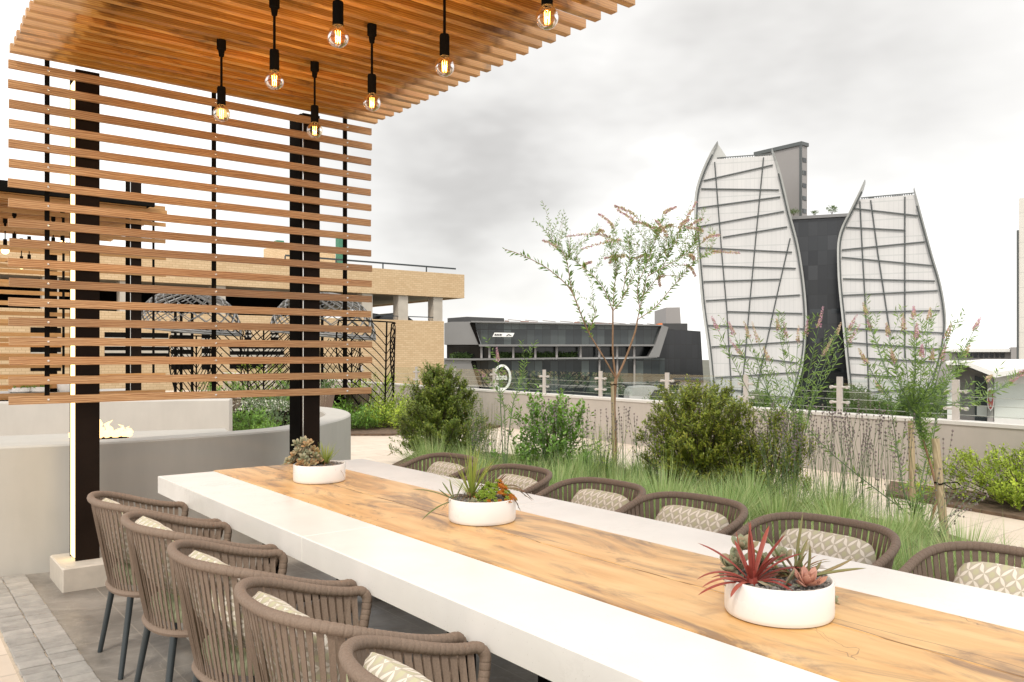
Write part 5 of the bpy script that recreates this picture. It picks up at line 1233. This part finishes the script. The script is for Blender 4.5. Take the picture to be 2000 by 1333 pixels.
f2, t2 = sail('shorter sail shaped white glass tower with curved edge fins, right of the dark block', 1745, 176,
     [(865, 228), (840, 280), (800, 360), (765, 430), (748, 490), (745, 560), (750, 680), (765, 830), (780, 980), (795, 1130), (803, 1230)],
     [(1078, 262), (1100, 340), (1130, 450), (1160, 560), (1190, 660), (1210, 760), (1218, 850), (1210, 930), (1190, 1020), (1160, 1130), (1130, 1230)],
     (840, 312), (1078, 290), [[(843, 320), (855, 560), (870, 830), (885, 1230)], [(890, 315), (920, 540), (945, 700), (975, 900)], [(1038, 300), (1038, 1000)]],
     [((815, 350), (1095, 382)), ((785, 432), (1035, 445)), ((765, 530), (1125, 495)), ((765, 562), (1155, 598)), ((770, 655), (1168, 665)), ((770, 727), (1180, 707)), ((780, 800), (1190, 793)), ((785, 870), (1205, 890)), ((780, 930), (1195, 960)), ((790, 995), (1170, 1015)), ((800, 1068), (1000, 1080)), ((850, 1150), (1110, 1130))], 5.5, 4.5, 860)
m = MB(); 
for (u, w_, h_) in ((1700, 5, 8), (1722, 8, 4), (1752, 9, 5)): x = f2.x(u); z = f2.z(388-(u-1690)*.12, u); m.box(x-w_/F*176, x+w_/F*176, 4, 6, z, z+h_/F*176)
m.build_split('roof_plant', M['mullion'], t2)
# grey slab behind the left sail
A = S(1565, 284, 205); LN = 13.5
t = thing('grey_slab_tower', 'plain grey slab tower rising behind the taller sail tower', 'tower', (A.x, A.y, -16)); m = MB(); m.box(0, 2.6, 0, LN, 0, A.z+16); m.build('wall', M['greyclad'], t)
m = MB(); m.box(-.35, 2.9, -.3, LN+.3, A.z+16, A.z+16.9); m.box(-.3, -.01, -.25, .35, 20, A.z+16); m.box(-.06, -.005, .36, LN, A.z-4, A.z-3.9); m.build('edge_trim', M['mullion'], t)
m = MB()
for k in range(11): z = A.z+13-3.2*k; m.box(.5, 2.1, -.1, -.01, z-1.1, z)
m.build_split('window', M['pglass'], t)
# dark block between the sails
f = VF(1597, 200); t = f.root('dark_office_tower', 'dark glass office block squeezed between the two sail towers', 'tower')
m = MB(); m.box(f.x(1535), f.x(1662), 0, 30, 0, f.z(427)); m.build('glass_wall', M['dglass2'], t)
m = MB(); m.box(f.x(1535), f.x(1662), -.6, 30.5, f.z(427), f.z(421)); m.build('roof_edge', M['silverclad'], t)
m = MB(); r = random.Random(3)
for k in range(70):
    a = r.randrange(0, 30); b_ = r.randrange(6, 18); x = f.x(1540)+a*.55*1.0; 
    z = f.z(440)-b_*3.6; m.box(x, x+r.choice((1.6, 2.6)), -.08, -.01, z, z+1.1)
m.build_split('window', M['carglass'], t)
def smalltree(lab, f_, u, v0, hpx, wpx, name='roof_tree', grp='small trees on roofs'):
    x = f_.x(u); z0 = f_.z(v0); h = hpx/F*f_.D; w_ = wpx/F*f_.D/2; p = f_.loc+RV*x+UP*z0+FV*3
    t_ = thing(name, lab, 'tree', p, 0, grp); m = MB(); m.tube([(0, 0, 0), (.05, 0, h*.55)], [.12*h/3, .05*h/3], 5)
    for k in range(6): a = k*1.05; m.tube([(0, 0, h*.3), (w_*.6*math.cos(a), w_*.6*math.sin(a), h*.75)], [.04*h/3, .02*h/3], 4)
    m.build('trunk', M['bark2'], t_); m = MB(); r_ = random.Random(int(u)); cl_ = [(r_.uniform(-.7, .7), r_.uniform(-.7, .7), r_.uniform(.5, .95)) for _ in range(16)]
    for k in range(420):
        c = cl_[k % 16]; q = Vector((c[0]*w_, c[1]*w_, c[2]*h))+Vector((r_.gauss(0, 1), r_.gauss(0, 1), r_.gauss(0, .8)))*w_*.17; d = Vector((r_.gauss(0, 1), r_.gauss(0, 1), r_.gauss(0, 1))).normalized(); m.leaf(q, d, d.orthogonal(), h*.085, h*.055)
    m.build('crown', M['farleaf'], t_); return t_
smalltree('round potted tree in the middle of the dark block roof', f, 1599, 421, 14, 17); smalltree('larger roof tree at the right end of the dark block roof', f, 1637, 421, 22, 24); smalltree('sparse roof tree beside the left sail tower edge', f, 1556, 422, 18, 30)
# ---- long glass office building
f = VF(1090, 110, -16, False); t = f.root('glass_office_building', 'long low dark glass office building with silver rounded ends and a round white sign', 'building')
Q = lambda x, y: f.p(850+x/3.3333, 550+y/3.3333)
def pb(m, pts, y0, y1): m.poly([Q(*p) for p in pts], y0, y1)
m = MB(); pb(m, [(255, 272), (1475, 292), (1425, 412), (300, 412), (262, 300)], .6, .9); m.build('upper_glazing', M['pglass'], t)
m = MB(); pb(m, [(245, 514), (1000, 505), (1500, 500), (1500, 1000), (330, 1000), (275, 690)], .6, .9); m.build('lower_glazing', M['pglass'], t)
m = MB(); pb(m, [(60, 272), (100, 264), (235, 262), (258, 300), (292, 412), (60, 412)], -.2, 12); m.build('silver_end', M['silverclad'], t)
m = MB(); pb(m, [(60, 508), (235, 508), (255, 560), (285, 700), (330, 1000), (60, 1000)], -.2, 12); m.build('silver_end', M['silverclad'], t)
m = MB(); pb(m, [(226, 275), (236, 264), (256, 270), (262, 300), (296, 412), (284, 414), (262, 360)], -.35, .5); pb(m, [(234, 525), (240, 512), (262, 516), (272, 560), (300, 700), (290, 700), (270, 640)], -.35, .5); m.build_split('end_bevel', M['black'], t)
m = MB(); pb(m, [(236, 258), (1480, 284), (1480, 292), (236, 268)], -.6, 14); pb(m, [(284, 411), (1440, 411), (1440, 422), (288, 424)], -.6, 8)
pb(m, [(60, 500), (240, 502), (1000, 494), (1440, 488), (1440, 497), (1000, 504), (240, 514), (60, 510)], -.6, 8); m.build_split('edge_band', M['silverclad'], t)
m = MB(); pb(m, [(1470, 288), (1512, 298), (1500, 340), (1452, 492), (1380, 496), (1425, 412)], -.7, 1.4); m.build('end_fin', M['silverclad'], t)
m = MB(); pb(m, [(60, 412), (1440, 411), (1440, 500), (60, 506)], 4, 4.3); m.build('recess_glazing', M['dglass'], t)
for x in (300, 352, 508, 652, 792, 948, 1070, 1186, 1298):
    m = MB(); pb(m, [(x-6, 415), (x+7, 415), (x+7, 500), (x-6, 500)], .3, 1.2)
    if x > 1000: pb(m, [(x-5, 502), (x+6, 502), (x+6, 800), (x-5, 800)], .1, .55)
    m.build('column', M['greyclad'], t)
m = MB(); r = random.Random(9)
for k in range(1500):
    x = r.choice((r.uniform(370, 500), r.uniform(520, 640), r.uniform(665, 780), r.uniform(800, 925), r.uniform(100, 230))); yv = r.uniform(478, 502) if r.random() < .8 else r.uniform(470, 480)
    X, Z = Q(x, yv); d = Vector((r.gauss(0, 1), r.gauss(0, 1), r.gauss(0, 1))).normalized(); m.leaf((X, 1.4+r.uniform(-.3, .3), Z), d, d.orthogonal(), .5, .25)
m.build('planting', M['farleaf'], t)
m = MB(); pb(m, [(1440, 300), (1750, 322), (1790, 1000), (1440, 1000)], 2, 26); m.build('dark_wing', M['dglass3'], t)
m = MB(); pb(m, [(1502, 262), (1705, 262), (1705, 312), (1502, 306)], 6, 10); pb(m, [(57, 226), (190, 216), (445, 226), (445, 262), (57, 266)], 6, 12); m.build_split('roof_screen', M['darkclad'], t)
m = MB(); pb(m, [(1630, 130), (1732, 128), (1745, 320), (1630, 318)], 14, 24); m.build('lift_tower', M['greyclad'], t)
m = MB(); r = random.Random(14); x = 450
while x < 1470:
    wd_ = r.uniform(25, 70); yb_ = 264+(x-450)*.02; h_ = r.uniform(8, 24)*(1-.35*(x-450)/1000)+8; pb(m, [(x, yb_-h_), (x+wd_, yb_-h_+2), (x+wd_, yb_+1), (x, yb_+1)], 8, 11); x += wd_+r.uniform(0, 14)
m.build('roof_terrace', M['pinkroof'], t)
m = MB(); pb(m, [(450, 250), (1480, 278), (1480, 288), (450, 262)], 5, 6); 
for x in range(470, 1450, 120): pb(m, [(x, 232+(x-450)*.03), (x+90, 240+(x-450)*.03), (x+90, 245+(x-450)*.03), (x, 237+(x-450)*.03)], 6, 6.4)
m.build('roof_frame', M['greyclad'], t)
m = MB(); pb(m, [(1462, 272), (1492, 268), (1495, 300), (1466, 300)], 1.5, 3); m.build('roof_cover', M['orange'], t)
# entrance arch
m = MB(); ou = [(1200, 760), (1205, 700), (1225, 675), (1300, 668), (1380, 672), (1412, 678), (1350, 690), (1330, 720), (1322, 900), (1200, 900)]; pb(m, ou, -9, -4); m.build('arch_canopy', M['fin'], t)
# round white sign with lettering
m = MB(); cx, cz = Q(436, 625); r1, r2 = 52/3.3333/F*110, 60*1.28/3.3333/F*110
for k in range(48):
    a = 2*math.pi*k/48; b_ = 2*math.pi*(k+1)/48; h_ = .16
    if 20 <= k <= 21: continue
    m.hexa([(cx+(r1-h_)*math.cos(a), -.45, cz+(r2-h_)*math.sin(a)), (cx+(r1+h_)*math.cos(a), -.45, cz+(r2+h_)*math.sin(a)), (cx+(r1+h_)*math.cos(a), -.2, cz+(r2+h_)*math.sin(a)), (cx+(r1-h_)*math.cos(a), -.2, cz+(r2-h_)*math.sin(a)), (cx+(r1-h_)*math.cos(b_), -.45, cz+(r2-h_)*math.sin(b_)), (cx+(r1+h_)*math.cos(b_), -.45, cz+(r2+h_)*math.sin(b_)), (cx+(r1+h_)*math.cos(b_), -.2, cz+(r2+h_)*math.sin(b_)), (cx+(r1-h_)*math.cos(b_), -.2, cz+(r2-h_)*math.sin(b_))])
m.build('sign_ring', M['signwhite'], t)
def text(s, mat, par, loc_, size, sx=1, name='sign_lettering', bold=.012, shear=0):
    cu = bpy.data.curves.new('txt', 'FONT'); cu.body = s; cu.size = size; cu.align_x = 'CENTER'; cu.align_y = 'CENTER'; cu.extrude = .06; cu.offset = bold*size; cu.shear = shear
    tmp = bpy.data.objects.new('txt', cu); SC.collection.objects.link(tmp); bpy.context.view_layer.update(); me = bpy.data.meshes.new_from_object(tmp); bpy.data.objects.remove(tmp)
    me.materials.clear(); me.materials.append(mat); o_ = bpy.data.objects.new(name, me); SC.collection.objects.link(o_); o_.parent = par; o_.location = loc_; o_.rotation_euler = (R(90), 0, 0); o_.scale = (sx, 1, 1); return o_
text('absa', M['signwhite'], t, (cx-.06, -.35, cz+.05), 1.15, .74, bold=.03)
m = MB(); pb(m, [(372, 361), (386, 334), (516, 336), (504, 362)], -.3, -.05); sg_ = m.build('slanted_sign', M['signwhite'], t)
x0, z0_ = Q(412, 348); 
m = MB()          # the lettering on the slanted sign is too small to read; only its dark strokes show
for (x, w_) in ((386, 9), (398, 8), (409, 7), (419, 9), (430, 3)): pb(m, [(x, 353), (x+3, 343), (x+w_+2, 343), (x+w_, 353)], -.36, -.31)
pb(m, [(462, 355), (478, 343), (498, 354), (490, 354), (478, 348), (470, 355)], -.36, -.31); m.build('sign_marks', M['signdark'], sg_)
# ---- right edge: house like pavilion, white slab tower, grey office
A = S(1990, 388, 62); t = thing('white_slab_tower', 'white panelled slab tower cut by the right picture edge', 'tower', (A.x, A.y, -16)); m = MB()
# face turned to the camera
b = NB('white_panels'); ln = b.math('MAXIMUM', b.line(2, 1.13, .05), b.line(1, 3.5, .04)); b.set(b.mix(b.math('MULTIPLY', ln, .35), b.ramp(b.noise(.4, 3), [(.3, (.74, .70, .64)), (.7, (.80, .76, .70))]), (.35, .35, .33)), .5)
m.box(0, 14, -26, 0, 0, A.z+16); m.build('wall', b.m, t)
m = MB(); m.box(-.06, .1, .01, .14, 0, A.z+13.6); m.build('corner_post', M['mullion'], t)
f = VF(1900, 46, -8); t = f.root('white_pavilion', 'white pavilion with a pitched fascia and a red shield sign, behind the balustrade', 'building')
m = MB(); m.poly([f.p(1850, 712), f.p(1866, 712), f.p(1866, 860), f.p(1850, 860)], 0, 9); m.poly([f.p(1942, 736), f.p(2040, 716), f.p(2040, 860), f.p(1942, 860)], 0, 9); m.build_split('white_wall', M['whitewall'], t)
m = MB(); m.poly([f.p(1848, 706), f.p(1888, 706), f.p(1944, 727), f.p(2045, 712), f.p(2045, 718), f.p(1944, 737), f.p(1884, 713), f.p(1848, 713)], -1.4, 9.5); m.poly([f.p(1862, 708), f.p(1925, 703), f.p(2050, 703), f.p(2050, 712), f.p(1940, 727)], 1, 9); m.build('fascia', M['whitewall'], t)
m = MB(); m.poly([f.p(1866, 714), f.p(1884, 714), f.p(1942, 736), f.p(1942, 860), f.p(1866, 860)], 1.2, 1.6); m.build('grey_front', M['greyclad'], t)
m = MB(); m.poly([f.p(1904, 735), f.p(1928, 742), f.p(1928, 860), f.p(1904, 860)], 1.0, 1.19); m.build('doorway', M['carglass'], t)
m = MB(); m.poly([f.p(1908, 795), f.p(1928, 795), f.p(1928, 815), f.p(1908, 815)], .9, .99); m.build('glass_barrier', M['whitewall'], t)
m = MB(); u0, v0 = 1934.5, 782
sh = [(-6, -22), (0, -25), (6, -22), (7, 0), (5, 14), (0, 21), (-5, 14), (-7, 0)]; m.poly([f.p(u0+a, v0+b_) for a, b_ in sh], -.35, -.1); s_ = m.build('shield_sign', M['signwhite'], t)
m = MB(); m.poly([f.p(u0+a*.78, v0+b_*.85) for a, b_ in sh], -.42, -.36); m.build('shield_face', M['shield'], s_)
m = MB(); m.poly([f.p(u0+a*.45, v0+b_*.30-4) for a, b_ in sh], -.47, -.43); m.poly([f.p(u0-2, v0+8), f.p(u0+2, v0+8), f.p(u0, v0+13)], -.47, -.43); m.build('shield_mark', M['greyclad'], s_)
m = MB(); m.poly([f.p(1928.5, 725), f.p(1940, 725), f.p(1940, 860), f.p(1928.5, 860)], -.02, .3); m.build('sign_pier', M['greyclad'], t)
f = VF(1920, 150); t = f.root('grey_office_building', 'low grey office building with a window row on the skyline at the right', 'building')
m = MB(); m.box(f.x(1846), f.x(2060), 0, 20, 0, f.z(688)); m.box(f.x(1974), f.x(2060), -2, 12, 0, f.z(679)); m.build('wall', M['greyclad'], t)
m = MB(); m.box(f.x(1844), f.x(1973), -1.2, 20, f.z(688), f.z(682)); m.build('roof_edge', M['whitewall'], t)
for k in range(9):
    m = MB(); u = 1870+k*10.5; m.box(f.x(u), f.x(u+8), -.25, -.01, f.z(699), f.z(690)); m.build('window', M['dglass2'], t)
f = VF(1848, 120); t = f.root('grey_block', 'grey low block beside the right sail tower foot', 'building'); m = MB(); m.box(f.x(1838), f.x(1858), 0, 10, 0, f.z(690)); m.box(f.x(1830), f.x(1866), -3, 0-.01, 0, f.z(722)); m.build('wall', M['greyclad'], t)
# street trees at the foot of the towers
fT = VF(1700, 70, -12)
k = 0
TL = ['at the foot of the right sail tower, leftmost behind the balustrade', 'second from the left at the right sail tower foot', 'in the middle of the row under the right sail tower', 'right of the middle under the right sail tower', 'at the right foot of the right sail tower', 'beside the white pavilion wall', 'in front of the left sail tower foot', 'left of the round bush behind the glass', 'far left beside the entrance arch', 'below the dark block']
for (u, v, w_) in ((1655, 758, 66), (1690, 776, 60), (1735, 782, 60), (1780, 770, 64), (1822, 752, 66), (1872, 790, 50), (1488, 770, 56), (1420, 782, 46), (1305, 758, 60), (1590, 800, 44)):
    D_ = 60+6*(k % 3); ff = VF(u, D_, -14); p = ff.loc; t_ = thing('street_tree', 'leafy green street tree '+TL[k], 'tree', p, 0, 'street trees below the terrace'); H_ = ff.z(v); W_ = w_/F*D_/2*1.25
    m = MB(); m.tube([(0, 0, 0), (.1, 0, H_*.4), (0, .1, H_*.8)], [.22, .16, .06], 7)
    for q in range(5): a = q*1.26; m.tube([(0, 0, H_*.45), (W_*.5*math.cos(a), W_*.5*math.sin(a), H_*.8)], [.08, .03], 4)
    m.build('trunk', M['bark2'], t_); m = MB(); r_ = random.Random(100+k); cl_ = [Vector((r_.uniform(-.8, .8)*W_, r_.uniform(-.8, .8)*W_, H_-r_.uniform(.05, 1.0)*W_*1.5)) for _ in range(34)]
    for q in range(5200):
        c = cl_[q % 34]; pz = c+Vector((r_.gauss(0, 1), r_.gauss(0, 1), r_.gauss(0, .75)))*W_*.19
        if pz.z > H_+.3: continue
        d = Vector((r_.gauss(0, 1), r_.gauss(0, 1), r_.gauss(0, 1))).normalized(); m.leaf(pz, d, d.orthogonal(), .17, .07)
    m.build('crown', M['farleaf'], t_); k += 1
